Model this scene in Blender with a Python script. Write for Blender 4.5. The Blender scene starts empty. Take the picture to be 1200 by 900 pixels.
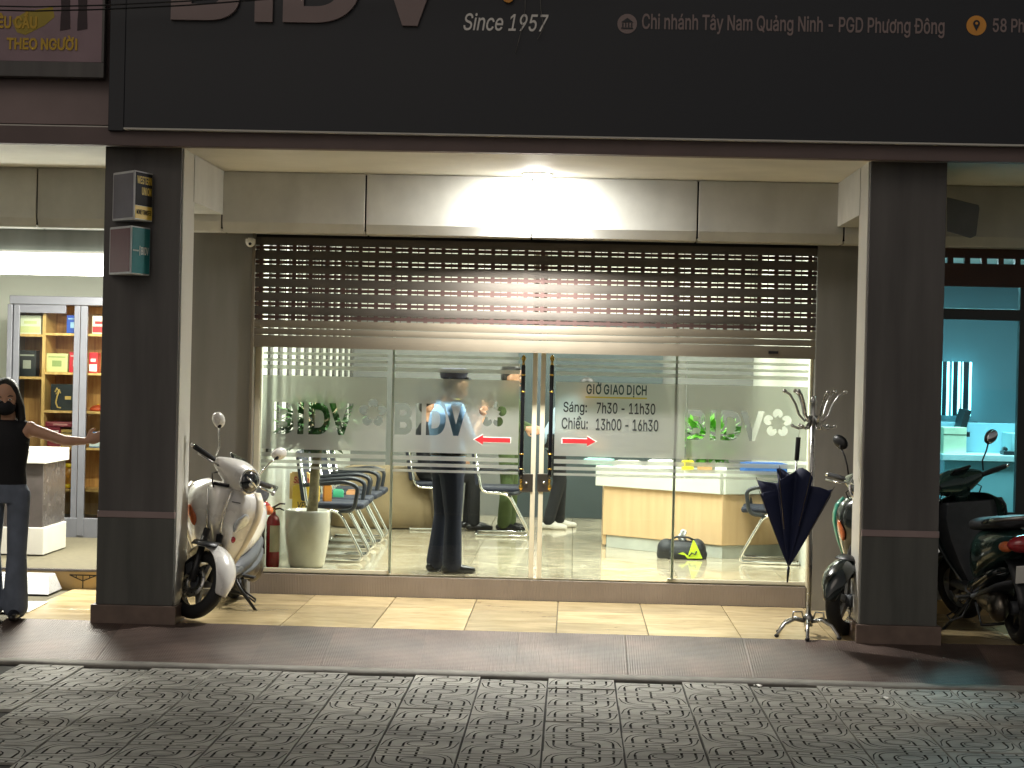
import bpy, bmesh, math, random
from mathutils import Vector, Matrix, Euler
random.seed(7)
S = bpy.context.scene
COL = S.collection
PI = math.pi

# ------------------------------------------------------------------ camera
F_PX = 2290.0                      # focal length in pixels of a 1200 px wide picture
EYE = Vector((0, 0, 1.85))
YAW, PITCH, ROLL = math.atan(71.6/F_PX), math.atan(16.6/F_PX), math.radians(1.3)
fwd = Vector((-math.sin(YAW)*math.cos(PITCH), math.cos(YAW)*math.cos(PITCH), -math.sin(PITCH)))
right0 = Vector((math.cos(YAW), math.sin(YAW), 0))
up0 = right0.cross(fwd)
right = right0*math.cos(ROLL) + up0*math.sin(ROLL)
up = up0*math.cos(ROLL) - right0*math.sin(ROLL)
cam = bpy.data.cameras.new('camera')
cam.sensor_width = 36
cam.lens = F_PX/1200*36
cam.clip_start, cam.clip_end = 0.1, 3000
cam_o = bpy.data.objects.new('camera', cam)
COL.objects.link(cam_o)
m = Matrix.Identity(4)
for i in range(3):
    m[i][0], m[i][1], m[i][2], m[i][3] = right[i], up[i], -fwd[i], EYE[i]
cam_o.matrix_world = m
S.camera = cam_o

def ray(u, v):
    return right*((u-600)/F_PX) - up*((v-450)/F_PX) + fwd
def at(u, v, Y):                   # point seen at pixel (u, v) of the photograph, on the plane y = Y
    d = ray(u, v); return EYE + d*((Y-EYE.y)/d.y)
def on(u, v, z):                   # point seen at pixel (u, v) on the horizontal plane z
    d = ray(u, v); return EYE + d*((z-EYE.z)/d.z)

# ------------------------------------------------------------------ night sky, faint town glow, exposure
W = bpy.data.worlds.new('World'); S.world = W; W.use_nodes = True
nt = W.node_tree; bg = nt.nodes['Background']
sky = nt.nodes.new('ShaderNodeTexSky'); sky.sky_type = 'NISHITA'; sky.sun_disc = False
SUN_EL, SUN_AZ = math.radians(34), math.radians(200)
sky.sun_elevation = SUN_EL; sky.sun_rotation = SUN_AZ
hs = nt.nodes.new('ShaderNodeHueSaturation'); hs.inputs['Saturation'].default_value = 0.25
nt.links.new(sky.outputs[0], hs.inputs['Color'])
mixw = nt.nodes.new('ShaderNodeMix'); mixw.data_type = 'RGBA'; mixw.blend_type = 'MULTIPLY'
mixw.inputs[0].default_value = 1.0
nt.links.new(hs.outputs[0], mixw.inputs[6]); mixw.inputs[7].default_value = (1.0, 0.92, 0.84, 1)
nt.links.new(mixw.outputs[2], bg.inputs['Color'])
bg.inputs['Strength'].default_value = 0.018
sun = bpy.data.lights.new('sun', 'SUN'); sun.energy = 0.10; sun.angle = math.radians(30); sun.color = (1, .86, .74)
sun_o = bpy.data.objects.new('sun', sun); COL.objects.link(sun_o)
sd = Vector((math.sin(SUN_AZ)*math.cos(SUN_EL), math.cos(SUN_AZ)*math.cos(SUN_EL), math.sin(SUN_EL)))
sun_o.rotation_euler = sd.to_track_quat('Z', 'Y').to_euler()
S.view_settings.view_transform = 'Standard'; S.view_settings.look = 'None'
S.view_settings.exposure = 1.0; S.view_settings.gamma = 1.0
S.view_settings.use_curve_mapping = False
S.cycles.use_denoising = True
S.cycles.max_bounces = 8; S.cycles.diffuse_bounces = 3; S.cycles.glossy_bounces = 3
S.cycles.transmission_bounces = 6; S.cycles.transparent_max_bounces = 16
S.cycles.caustics_reflective = False; S.cycles.caustics_refractive = False
S.cycles.sample_clamp_indirect = 4

# ------------------------------------------------------------------ materials
def lin(h):
    h = h.lstrip('#'); c = [int(h[i:i+2], 16)/255 for i in (0, 2, 4)]
    return tuple(x/12.92 if x <= .04045 else ((x+.055)/1.055)**2.4 for x in c)
MATS = {}
def mat(name, col, rough=.5, metal=0.0, var=.12, vscale=6.0, bump=0.0, bscale=60.0, coat=0.0, emit=0.0, rvar=.08, spec=.5):
    if name in MATS: return MATS[name]
    c = lin(col) if isinstance(col, str) else col
    mm = bpy.data.materials.new(name); mm.use_nodes = True; MATS[name] = mm
    t = mm.node_tree; b = t.nodes['Principled BSDF']
    b.inputs['Metallic'].default_value = metal; b.inputs['Specular IOR Level'].default_value = spec
    if coat: b.inputs['Coat Weight'].default_value = coat; b.inputs['Coat Roughness'].default_value = .06
    tc = t.nodes.new('ShaderNodeTexCoord')
    n = t.nodes.new('ShaderNodeTexNoise'); n.inputs['Scale'].default_value = vscale; n.inputs['Detail'].default_value = 6
    t.links.new(tc.outputs['Object'], n.inputs['Vector'])
    r = t.nodes.new('ShaderNodeValToRGB')
    r.color_ramp.elements[0].position = .3; r.color_ramp.elements[1].position = .7
    r.color_ramp.elements[0].color = (*[x*(1-var) for x in c], 1)
    r.color_ramp.elements[1].color = (*[min(1, x*(1+var)) for x in c], 1)
    t.links.new(n.outputs['Fac'], r.inputs[0]); t.links.new(r.outputs[0], b.inputs['Base Color'])
    mr = t.nodes.new('ShaderNodeMapRange'); mr.inputs['To Min'].default_value = max(.02, rough-rvar); mr.inputs['To Max'].default_value = min(1, rough+rvar)
    t.links.new(n.outputs['Fac'], mr.inputs['Value']); t.links.new(mr.outputs[0], b.inputs['Roughness'])
    if bump:
        n2 = t.nodes.new('ShaderNodeTexNoise'); n2.inputs['Scale'].default_value = bscale; n2.inputs['Detail'].default_value = 4
        t.links.new(tc.outputs['Object'], n2.inputs['Vector'])
        bp = t.nodes.new('ShaderNodeBump'); bp.inputs['Strength'].default_value = bump; bp.inputs['Distance'].default_value = .004
        t.links.new(n2.outputs['Fac'], bp.inputs['Height']); t.links.new(bp.outputs[0], b.inputs['Normal'])
    if emit:
        t.links.new(r.outputs[0], b.inputs['Emission Color']); b.inputs['Emission Strength'].default_value = emit
    return mm
def glow(name, col, strength):
    if name in MATS: return MATS[name]
    mm = bpy.data.materials.new(name); mm.use_nodes = True; MATS[name] = mm
    t = mm.node_tree; t.nodes.remove(t.nodes['Principled BSDF'])
    e = t.nodes.new('ShaderNodeEmission'); e.inputs[0].default_value = (*lin(col), 1); e.inputs[1].default_value = strength
    t.links.new(e.outputs[0], t.nodes['Material Output'].inputs[0]); return mm
def glass_mat(name, tint, refl=1.0, haze=0.0):
    mm = bpy.data.materials.new(name); mm.use_nodes = True; MATS[name] = mm
    t = mm.node_tree; t.nodes.remove(t.nodes['Principled BSDF'])
    tr = t.nodes.new('ShaderNodeBsdfTransparent'); tr.inputs[0].default_value = (*lin(tint), 1)
    gl = t.nodes.new('ShaderNodeBsdfGlossy'); gl.inputs['Roughness'].default_value = .015
    fr = t.nodes.new('ShaderNodeFresnel'); fr.inputs[0].default_value = 1.45
    mx = t.nodes.new('ShaderNodeMixShader')
    t.links.new(fr.outputs[0], mx.inputs[0]); t.links.new(tr.outputs[0], mx.inputs[1]); t.links.new(gl.outputs[0], mx.inputs[2])
    t.links.new(mx.outputs[0], t.nodes['Material Output'].inputs[0]); return mm
def film_mat():
    mm = bpy.data.materials.new('frosted film'); mm.use_nodes = True; MATS['film'] = mm
    t = mm.node_tree; t.nodes.remove(t.nodes['Principled BSDF'])
    rf = t.nodes.new('ShaderNodeBsdfRefraction'); rf.inputs['Roughness'].default_value = .42; rf.inputs['IOR'].default_value = 1.07
    rf.inputs[0].default_value = (.9, .92, .88, 1)
    tl = t.nodes.new('ShaderNodeBsdfTranslucent'); tl.inputs[0].default_value = (.93, .93, .89, 1)
    df = t.nodes.new('ShaderNodeBsdfDiffuse'); df.inputs[0].default_value = (.80, .80, .77, 1)
    tp = t.nodes.new('ShaderNodeBsdfTransparent'); tp.inputs[0].default_value = (.92, .93, .90, 1)
    m1 = t.nodes.new('ShaderNodeMixShader'); m1.inputs[0].default_value = .35
    m2 = t.nodes.new('ShaderNodeMixShader'); m2.inputs[0].default_value = .22
    m3 = t.nodes.new('ShaderNodeMixShader'); m3.inputs[0].default_value = .39
    t.links.new(tl.outputs[0], m1.inputs[1]); t.links.new(df.outputs[0], m1.inputs[2])
    t.links.new(rf.outputs[0], m2.inputs[1]); t.links.new(tp.outputs[0], m2.inputs[2])
    t.links.new(m2.outputs[0], m3.inputs[1]); t.links.new(m1.outputs[0], m3.inputs[2])
    t.links.new(m3.outputs[0], t.nodes['Material Output'].inputs[0]); return mm
def pattern_mat(name, col, rough, kind, k, strength, metal=0.0, var=.2, vscale=2.5, dist=.003):
    """relief by sines of the object coordinates: 'plate' = raised lozenges, 'rib_x' / 'rib_y' = grooves"""
    mm = mat(name, col, rough, metal, var, vscale)
    t = mm.node_tree; b = t.nodes['Principled BSDF']
    tc = t.nodes.new('ShaderNodeTexCoord'); sx = t.nodes.new('ShaderNodeSeparateXYZ'); t.links.new(tc.outputs['Object'], sx.inputs[0])
    def M(op, a, bb):
        n = t.nodes.new('ShaderNodeMath'); n.operation = op
        for i, x in enumerate((a, bb)):
            if x is None: continue
            if isinstance(x, (int, float)): n.inputs[i].default_value = x
            else: t.links.new(x, n.inputs[i])
        return n.outputs[0]
    X, Y = sx.outputs[0], sx.outputs[1]
    if kind == 'plate':
        a = M('SINE', M('MULTIPLY', M('ADD', X, M('MULTIPLY', Y, .6)), k), None)
        c = M('SINE', M('MULTIPLY', M('SUBTRACT', X, M('MULTIPLY', Y, .6)), k), None)
        h = M('MULTIPLY', a, c)
    elif kind == 'rib_x': h = M('SINE', M('MULTIPLY', X, k), None)
    else:
        h = M('POWER', M('ABSOLUTE', M('SINE', M('MULTIPLY', Y, k), None), None), .35)
    bp = t.nodes.new('ShaderNodeBump'); bp.inputs['Strength'].default_value = strength; bp.inputs['Distance'].default_value = dist
    t.links.new(h, bp.inputs['Height']); t.links.new(bp.outputs[0], b.inputs['Normal'])
    return mm
def wood_mat(name, c0, c1, rough=.45, scale=3.0, stretch=(14, 14, 1.2)):
    mm = bpy.data.materials.new(name); mm.use_nodes = True; MATS[name] = mm
    t = mm.node_tree; b = t.nodes['Principled BSDF']; b.inputs['Roughness'].default_value = rough
    tc = t.nodes.new('ShaderNodeTexCoord'); mp = t.nodes.new('ShaderNodeMapping'); mp.inputs['Scale'].default_value = stretch
    n = t.nodes.new('ShaderNodeTexNoise'); n.inputs['Scale'].default_value = scale; n.inputs['Detail'].default_value = 8
    r = t.nodes.new('ShaderNodeValToRGB'); r.color_ramp.elements[0].color = (*lin(c0), 1); r.color_ramp.elements[1].color = (*lin(c1), 1)
    r.color_ramp.elements[0].position = .3; r.color_ramp.elements[1].position = .7
    t.links.new(tc.outputs['Object'], mp.inputs[0]); t.links.new(mp.outputs[0], n.inputs['Vector']); t.links.new(n.outputs['Fac'], r.inputs[0]); t.links.new(r.outputs[0], b.inputs['Base Color'])
    return mm
def tile_mat(name, c0, c1, rough, vein, scale=3.0, coat=0.0):
    """polished stone / ceramic: soft clouding and streaks, different on every tile through Object Info random"""
    mm = bpy.data.materials.new(name); mm.use_nodes = True; MATS[name] = mm
    t = mm.node_tree; b = t.nodes['Principled BSDF']; b.inputs['Coat Weight'].default_value = coat
    tc = t.nodes.new('ShaderNodeTexCoord'); oi = t.nodes.new('ShaderNodeObjectInfo')
    va = t.nodes.new('ShaderNodeVectorMath'); va.operation = 'ADD'
    ml = t.nodes.new('ShaderNodeMath'); ml.operation = 'MULTIPLY'; ml.inputs[1].default_value = 37
    t.links.new(oi.outputs['Random'], ml.inputs[0]); t.links.new(tc.outputs['Object'], va.inputs[0]); t.links.new(ml.outputs[0], va.inputs[1])
    mp = t.nodes.new('ShaderNodeMapping'); mp.inputs['Scale'].default_value = (1, 2.2, 1); t.links.new(va.outputs[0], mp.inputs[0])
    n = t.nodes.new('ShaderNodeTexNoise'); n.inputs['Scale'].default_value = scale; n.inputs['Detail'].default_value = 9; n.inputs['Roughness'].default_value = .62; n.inputs['Distortion'].default_value = vein
    t.links.new(mp.outputs[0], n.inputs['Vector'])
    r = t.nodes.new('ShaderNodeValToRGB'); r.color_ramp.elements[0].color = (*lin(c0), 1); r.color_ramp.elements[1].color = (*lin(c1), 1)
    r.color_ramp.elements[0].position = .32; r.color_ramp.elements[1].position = .62
    t.links.new(n.outputs['Fac'], r.inputs[0])
    hv = t.nodes.new('ShaderNodeHueSaturation'); mr = t.nodes.new('ShaderNodeMapRange'); mr.inputs['To Min'].default_value = .86; mr.inputs['To Max'].default_value = 1.08
    t.links.new(oi.outputs['Random'], mr.inputs['Value']); t.links.new(mr.outputs[0], hv.inputs['Value']); t.links.new(r.outputs[0], hv.inputs['Color'])
    t.links.new(hv.outputs[0], b.inputs['Base Color'])
    mq = t.nodes.new('ShaderNodeMapRange'); mq.inputs['To Min'].default_value = rough; mq.inputs['To Max'].default_value = rough+.14
    t.links.new(n.outputs['Fac'], mq.inputs['Value']); t.links.new(mq.outputs[0], b.inputs['Roughness'])
    return mm

# ------------------------------------------------------------------ mesh builder
def frame_of(d):
    d = Vector(d).normalized(); a = Vector((0, 0, 1)) if abs(d.z) < .9 else Vector((1, 0, 0))
    x = d.cross(a).normalized(); return x, d.cross(x).normalized()
class MB:
    def __init__(s): s.bm = bmesh.new()
    def face(s, pts, mi=0):
        f = s.bm.faces.new([s.bm.verts.new(p) for p in pts]); f.material_index = mi; return f
    def box(s, x0, x1, y0, y1, z0, z1, mi=0, M=None):
        P = [Vector((x, y, z)) for z in (z0, z1) for y in (y0, y1) for x in (x0, x1)]
        if M is not None: P = [M @ p for p in P]
        v = [s.bm.verts.new(p) for p in P]
        for q in ((0, 2, 3, 1), (4, 5, 7, 6), (0, 1, 5, 4), (2, 6, 7, 3), (0, 4, 6, 2), (1, 3, 7, 5)):
            f = s.bm.faces.new([v[i] for i in q]); f.material_index = mi
        return s
    def rings(s, rs, mi=0, cap=True, closed=True):
        V = [[s.bm.verts.new(p) for p in r] for r in rs]; n = len(V[0])
        for a, b in zip(V, V[1:]):
            for i in range(n if closed else n-1):
                j = (i+1) % n
                f = s.bm.faces.new((a[i], a[j], b[j], b[i])); f.material_index = mi; f.smooth = True
        if cap and closed:
            for q in (V[0][::-1], V[-1]):
                f = s.bm.faces.new(q); f.material_index = mi
        return s
    def tube(s, pts, r, n=8, mi=0):
        pts = [Vector(p) for p in pts]; R = r if isinstance(r, (list, tuple)) else [r]*len(pts)
        d0 = (pts[1]-pts[0]).normalized(); x, y = frame_of(d0); rs = []
        for i, p in enumerate(pts):
            d = (pts[min(i+1, len(pts)-1)]-pts[max(i-1, 0)]).normalized()
            x = (x - d*x.dot(d)).normalized(); y = d.cross(x)
            rs.append([p+(x*math.cos(2*PI*k/n)+y*math.sin(2*PI*k/n))*R[i] for k in range(n)])
        return s.rings(rs, mi)
    def lathe(s, prof, c=(0, 0, 0), n=24, mi=0, axis=(0, 0, 1), cap=True):
        c = Vector(c); d = Vector(axis).normalized(); x, y = frame_of(d)
        return s.rings([[c+d*z+(x*math.cos(2*PI*k/n)+y*math.sin(2*PI*k/n))*max(r, 1e-4) for k in range(n)] for r, z in prof], mi, cap)
    def ell(s, c, r, mi=0, n=12, m=8, R=None):
        c = Vector(c); rs = []
        for j in range(m+1):
            a = PI*j/m; q = []
            for k in range(n):
                p = Vector((r[0]*max(math.sin(a), .02)*math.cos(2*PI*k/n), r[1]*max(math.sin(a), .02)*math.sin(2*PI*k/n), -r[2]*math.cos(a)))
                q.append(c+(R @ p if R is not None else p))
            rs.append(q)
        return s.rings(rs, mi)
    def prism(s, poly, b, mi=0):
        """poly: one face; every point shifted by vector b gives the other face"""
        b = Vector(b); P = [Vector(p) for p in poly]
        v0 = [s.bm.verts.new(p) for p in P]; v1 = [s.bm.verts.new(p+b) for p in P]; n = len(P)
        for q in (v0[::-1], v1):
            f = s.bm.faces.new(q); f.material_index = mi
        for i in range(n):
            f = s.bm.faces.new((v0[i], v0[(i+1) % n], v1[(i+1) % n], v1[i])); f.material_index = mi
        return s
    def grid(s, f, nu, nv, mi=0):
        V = [[s.bm.verts.new(f(i/(nu-1), j/(nv-1))) for j in range(nv)] for i in range(nu)]
        for i in range(nu-1):
            for j in range(nv-1):
                q = s.bm.faces.new((V[i][j], V[i+1][j], V[i+1][j+1], V[i][j+1])); q.material_index = mi; q.smooth = True
        return s
    def obj(s, name, mats, parent=None, bevel=0.0, sub=0, solid=0.0, smooth=None, M=None, fix=True):
        if fix: bmesh.ops.recalc_face_normals(s.bm, faces=s.bm.faces)
        me = bpy.data.meshes.new(name)
        if M is not None: s.bm.transform(M)
        s.bm.to_mesh(me); s.bm.free()
        if smooth is not None:
            for p in me.polygons: p.use_smooth = smooth
        return link(name, me, mats, parent, bevel, sub, solid)
def link(name, me, mats, parent=None, bevel=0.0, sub=0, solid=0.0):
    for x in (mats if isinstance(mats, (list, tuple)) else [mats]):
        if len(me.materials) < len(mats if isinstance(mats, (list, tuple)) else [mats]): me.materials.append(x)
    o = bpy.data.objects.new(name, me); COL.objects.link(o)
    if parent is not None: o.parent = parent
    if solid:
        q = o.modifiers.new('solid', 'SOLIDIFY'); q.thickness = solid; q.offset = 0
    if sub:
        q = o.modifiers.new('sub', 'SUBSURF'); q.levels = q.render_levels = sub
    if bevel:
        q = o.modifiers.new('bevel', 'BEVEL'); q.width = bevel; q.segments = 2; q.limit_method = 'ANGLE'; q.angle_limit = math.radians(40)
    return o
def tag(o, label=None, cat=None, group=None, kind=None):
    if label: o['label'] = label
    if cat: o['category'] = cat
    if group: o['group'] = group
    if kind: o['kind'] = kind
    return o
def thing(name, label, cat, loc=(0, 0, 0), rotz=0.0, group=None):
    o = bpy.data.objects.new(name, None); COL.objects.link(o); o.location = loc; o.rotation_euler = (0, 0, rotz); o.empty_display_size = .1
    return tag(o, label, cat, group)
def bx(name, x0, x1, y0, y1, z0, z1, m_, parent=None, bevel=.003):
    """box with its origin at its centre"""
    c = Vector(((x0+x1)/2, (y0+y1)/2, (z0+z1)/2)); h = ((x1-x0)/2, (y1-y0)/2, (z1-z0)/2)
    o = MB().box(-h[0], h[0], -h[1], h[1], -h[2], h[2]).obj(name, m_, parent, bevel)
    o.location = c; return o
def dup(o, parent=None, loc=None, rot=None):
    c = o.copy(); COL.objects.link(c)
    if parent is not None: c.parent = parent
    if loc is not None: c.location = loc
    if rot is not None: c.rotation_euler = rot
    return c
def copy_tree(o, parent=None):
    c = dup(o, parent)
    for ch in list(o.children): copy_tree(ch, c)
    return c
def eval_mesh(o):
    dg = bpy.context.evaluated_depsgraph_get(); dg.update()
    return bpy.data.meshes.new_from_object(o.evaluated_get(dg))
# lettering: glyph outlines -> filled, extruded meshes in the XZ plane, facing -Y
import os
try: FONT = bpy.data.fonts.load(os.path.join(bpy.utils.system_resource('DATAFILES', path='fonts'), 'Inter.woff2'))   # Blender's own interface font
except Exception: FONT = None
def fatten(P, w):
    n = len(P); out = []
    for i in range(n):
        a, b, c = P[i-1], P[i], P[(i+1) % n]; d0 = Vector((b[0]-a[0], b[1]-a[1])).normalized(); d1 = Vector((c[0]-b[0], c[1]-b[1])).normalized()
        m_ = Vector((d0.y, -d0.x))+Vector((d1.y, -d1.x)); L = m_.length
        out.append((b[0]+m_.x/L*w/max(.6, L/2), b[1]+m_.y/L*w/max(.6, L/2)) if L > 1e-6 else b)
    return out
def winding(x, y, loops):
    w = 0
    for P, (xa, xb, ya, yb) in loops:
        if not (xa <= x <= xb and ya <= y <= yb): continue
        x0, y0 = P[-1]
        for x1, y1 in P:
            if (y0 <= y) != (y1 <= y):
                if x < x0+(y-y0)*(x1-x0)/(y1-y0): w += 1 if y1 > y0 else -1
            x0, y0 = x1, y1
    return w
def boxed(loops): return [(P, (min(p[0] for p in P), max(p[0] for p in P), min(p[1] for p in P), max(p[1] for p in P))) for P in loops]
def glyphs(s, bold=0.0, res=4, shear=0.0):
    """closed loops of a text of size 1; outlines counter-clockwise, counters clockwise"""
    cu = bpy.data.curves.new('t', 'FONT'); cu.body = s; cu.size = 1; cu.shear = shear
    if FONT: cu.font = FONT
    o = bpy.data.objects.new('t', cu); COL.objects.link(o); dg = bpy.context.evaluated_depsgraph_get(); c2 = o.evaluated_get(dg).to_curve(dg); loops = []
    for sp in c2.splines:
        P = []
        if sp.type == 'BEZIER':
            bp = sp.bezier_points; n = len(bp)
            for i in range(n):
                a, b = bp[i], bp[(i+1) % n]; p0, p1, p2, p3 = a.co, a.handle_right, b.handle_left, b.co
                st = (p1-p0).length < 1e-5 and (p3-p2).length < 1e-5 or ((p1-p0).cross(p3-p0).length < 1e-7 and (p2-p0).cross(p3-p0).length < 1e-7)
                for k in range(1 if st else res):
                    t = k/res; q = p0*(1-t)**3+p1*3*t*(1-t)**2+p2*3*t*t*(1-t)+p3*t**3; P.append((q.x, q.y))
        else: P = [(p.co.x, p.co.y) for p in sp.points]
        Q = []
        for p in P:
            if not Q or math.hypot(p[0]-Q[-1][0], p[1]-Q[-1][1]) > 6e-3: Q.append(p)
        if len(Q) > 2 and math.hypot(Q[0][0]-Q[-1][0], Q[0][1]-Q[-1][1]) < 6e-3: Q.pop()
        if len(Q) > 2: loops.append(Q)
    o.to_curve_clear() if hasattr(o, 'to_curve_clear') else None; bpy.data.objects.remove(o)
    big = max(loops, key=lambda P: abs(sum(a[0]*b[1]-b[0]*a[1] for a, b in zip(P, P[1:]+P[:1]))))
    if sum(a[0]*b[1]-b[0]*a[1] for a, b in zip(big, big[1:]+big[:1])) < 0: loops = [P[::-1] for P in loops]
    out = []
    for P in loops:
        xs_ = sorted({round(p[0], 3) for p in P})
        if len(P) == 12 and len(xs_) == 4 and len({round(p[1], 3) for p in P}) == 4 and not winding(xs_[0]+.01, (P[0][1]+.25), boxed([P])):   # a capital I: plain stem
            ys_ = [p[1] for p in P]; P = [(xs_[1], min(ys_)), (xs_[2], min(ys_)), (xs_[2], max(ys_)), (xs_[1], max(ys_))]
        out.append(fatten(P, bold) if bold else P)
    return out
def solid_fill(bm, loops, keep, y0, y1):
    """extruded triangulation of the regions for which keep(x, z) holds; loops may overlap"""
    from mathutils.geometry import delaunay_2d_cdt
    V = [Vector(p) for P in loops for p in P]; E = []; k = 0
    for P in loops:
        n = len(P); E += [(k+i, k+(i+1) % n) for i in range(n)]; k += n
    vs, _, fs, *_ = delaunay_2d_cdt(V, E, [], 0, 1e-6)
    vv = {}; faces = []
    for f in fs:
        c = (vs[f[0]]+vs[f[1]]+vs[f[2]])/3
        if keep(c.x, c.y):
            for i in f:
                if i not in vv: vv[i] = bm.verts.new((vs[i].x, y1, vs[i].y))
            faces.append(bm.faces.new([vv[i] for i in f]))
    r = bmesh.ops.extrude_face_region(bm, geom=faces)
    for g in r['geom']:
        if isinstance(g, bmesh.types.BMVert): g.co.y = y0
def fit(gl, x0, x1, z0, z1):
    pts = [p for P in gl for p in P]; ax, bx_ = min(p[0] for p in pts), max(p[0] for p in pts); ay, by = min(p[1] for p in pts), max(p[1] for p in pts)
    return [[(x0+(x-ax)/(bx_-ax)*(x1-x0), z0+(y-ay)/(by-ay)*(z1-z0)) for x, y in P] for P in gl]
def lettering(name, s, m_, x0, x1, z0, z1, y, parent=None, depth=.003, bold=.0, shear=0.0):
    gl = fit(glyphs(s, bold, 4, shear), -(x1-x0)/2, (x1-x0)/2, -(z1-z0)/2, (z1-z0)/2); bm = bmesh.new(); bl = boxed(gl)
    solid_fill(bm, gl, lambda x, z: winding(x, z, bl) != 0, -depth, 0)
    bmesh.ops.recalc_face_normals(bm, faces=bm.faces)
    me = bpy.data.meshes.new(name); bm.to_mesh(me); bm.free()
    o = link(name, me, m_, parent); o.location = ((x0+x1)/2, y, (z0+z1)/2); return o
def sheet_with_holes(name, rect, gl, petals, m_, y, depth=.0008):
    x0, x1, z0, z1 = rect; bm = bmesh.new(); R = [(x0, z0), (x1, z0), (x1, z1), (x0, z1)]; bl = boxed(gl); bp = boxed(petals)
    solid_fill(bm, [R]+gl+petals, lambda x, z: winding(x, z, bl) == 0 and winding(x, z, bp) == 0, -depth, depth)
    bmesh.ops.recalc_face_normals(bm, faces=bm.faces)
    me = bpy.data.meshes.new(name); bm.to_mesh(me); bm.free()
    o = link(name, me, m_, None); o.location = (0, y, 0); return o
# ------------------------------------------------------------------ palette
wood_mat('charcoal', '4f4c4a', '65625f', .5, 1.6, (5, 5, .5))
wood_mat('charcoal_low', '474844', '5f5f5a', .55, 1.6, (5, 5, .6))
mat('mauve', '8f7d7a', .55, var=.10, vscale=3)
mat('brown_stone', '6b5a50', .45, var=.2, vscale=9, bump=.15, bscale=40)
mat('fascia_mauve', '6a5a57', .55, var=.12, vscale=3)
mat('alu_white', 'c9c6bd', .42, var=.05, vscale=2)
mat('soffit', 'e4e1d6', .6, var=.06, vscale=1.2, bump=.05, bscale=12)
wood_mat('panel', 'c6c5be', 'd4d3cc', .42, 1.2, (3, 3, .8))
wood_mat('grey_wall', '7a7872', '8b8983', .7, 1.4, (4, 4, .7))
mat('dark_gap_shade', '141414', .8)
mat('shutter', '746c5d', .5, var=.06, vscale=4)
mat('shutter_slat', '524d47', .7, var=.16, vscale=3, spec=.2)
mat('shutter_brown', '45302b', .7, var=.1, vscale=6)
mat('frame_alu', 'd9d2b8', .35, metal=.15, var=.05)
mat('chrome', 'e8e8e6', .12, metal=1.0, var=.03)
mat('steel', 'a2a29f', .28, metal=1.0, var=.08)
mat('brass', 'd8b45a', .2, metal=1.0, var=.08)
mat('black_plastic', '1a1b1d', .4, var=.15, vscale=12, bump=.1, bscale=120)
mat('gloss_black', '101114', .15, var=.1)
mat('rubber', '1b1b1c', .75, var=.2, vscale=20, bump=.3, bscale=90)
mat('asphalt', '3a3a3b', .85, var=.25, vscale=30, bump=.5, bscale=90)
mat('cement', '7d7a72', .85, var=.2, vscale=10, bump=.6, bscale=60)
mat('grout', '57513f', .9, var=.2, vscale=20)
mat('white', 'e4e2da', .55, var=.04)
mat('sign_dark', '171b23', .38, var=.12, vscale=1.2)
mat('sign_letter', '8d7b78', .5, var=.04)
mat('sign_pale', 'e6e2dc', .5, var=.04)
mat('sign_orange', 'e09a3c', .5, var=.06)
tile_mat('platform_tile', 'ab976e', 'c2ae84', .16, .8, 2.6)
tile_mat('bank_tile', '8f8268', 'd2c8ae', .05, 2.2, 2.6, .3)
tile_mat('shop_tile', 'c4bba4', 'e2dccb', .06, 1.6, 3.0, .3)
pattern_mat('plate', '62524a', .48, 'plate', 210, .6, metal=.15, var=.4, vscale=1.8)
pattern_mat('riser', '8d8278', .45, 'rib_x', 520, .45, metal=.2, var=.15)
pattern_mat('paver', 'a6a49a', .72, 'rib_y', 190, .8, var=.25, vscale=5, dist=.004)
def weather(mm, scale, amount):
    """blotches that run on from tile to tile (world position) and a slightly different tone for every tile"""
    t = mm.node_tree; b = t.nodes['Principled BSDF']; src = b.inputs['Base Color'].links[0].from_socket
    g = t.nodes.new('ShaderNodeNewGeometry'); n = t.nodes.new('ShaderNodeTexNoise'); n.inputs['Scale'].default_value = scale; n.inputs['Detail'].default_value = 7; n.inputs['Roughness'].default_value = .6
    t.links.new(g.outputs['Position'], n.inputs['Vector'])
    r = t.nodes.new('ShaderNodeMapRange'); r.inputs['From Min'].default_value = .35; r.inputs['From Max'].default_value = .65; r.inputs['To Min'].default_value = 1-amount; r.inputs['To Max'].default_value = 1.08
    t.links.new(n.outputs['Fac'], r.inputs['Value']); oi = t.nodes.new('ShaderNodeObjectInfo'); q = t.nodes.new('ShaderNodeMapRange'); q.inputs['To Min'].default_value = .84; q.inputs['To Max'].default_value = 1.1
    t.links.new(oi.outputs['Random'], q.inputs['Value']); ml = t.nodes.new('ShaderNodeMath'); ml.operation = 'MULTIPLY'; t.links.new(r.outputs[0], ml.inputs[0]); t.links.new(q.outputs[0], ml.inputs[1])
    hv = t.nodes.new('ShaderNodeHueSaturation'); t.links.new(ml.outputs[0], hv.inputs['Value']); t.links.new(src, hv.inputs['Color']); t.links.new(hv.outputs[0], b.inputs['Base Color'])
weather(MATS['paver'], 1.3, .35); weather(MATS['plate'], 2.2, .40); weather(MATS['platform_tile'], 2.2, .12); weather(MATS['soffit'], 1.1, .12); weather(MATS['panel'], 2.0, .12)
mat('paver_dirt', '302f28', .95, var=.3, vscale=20)

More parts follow.
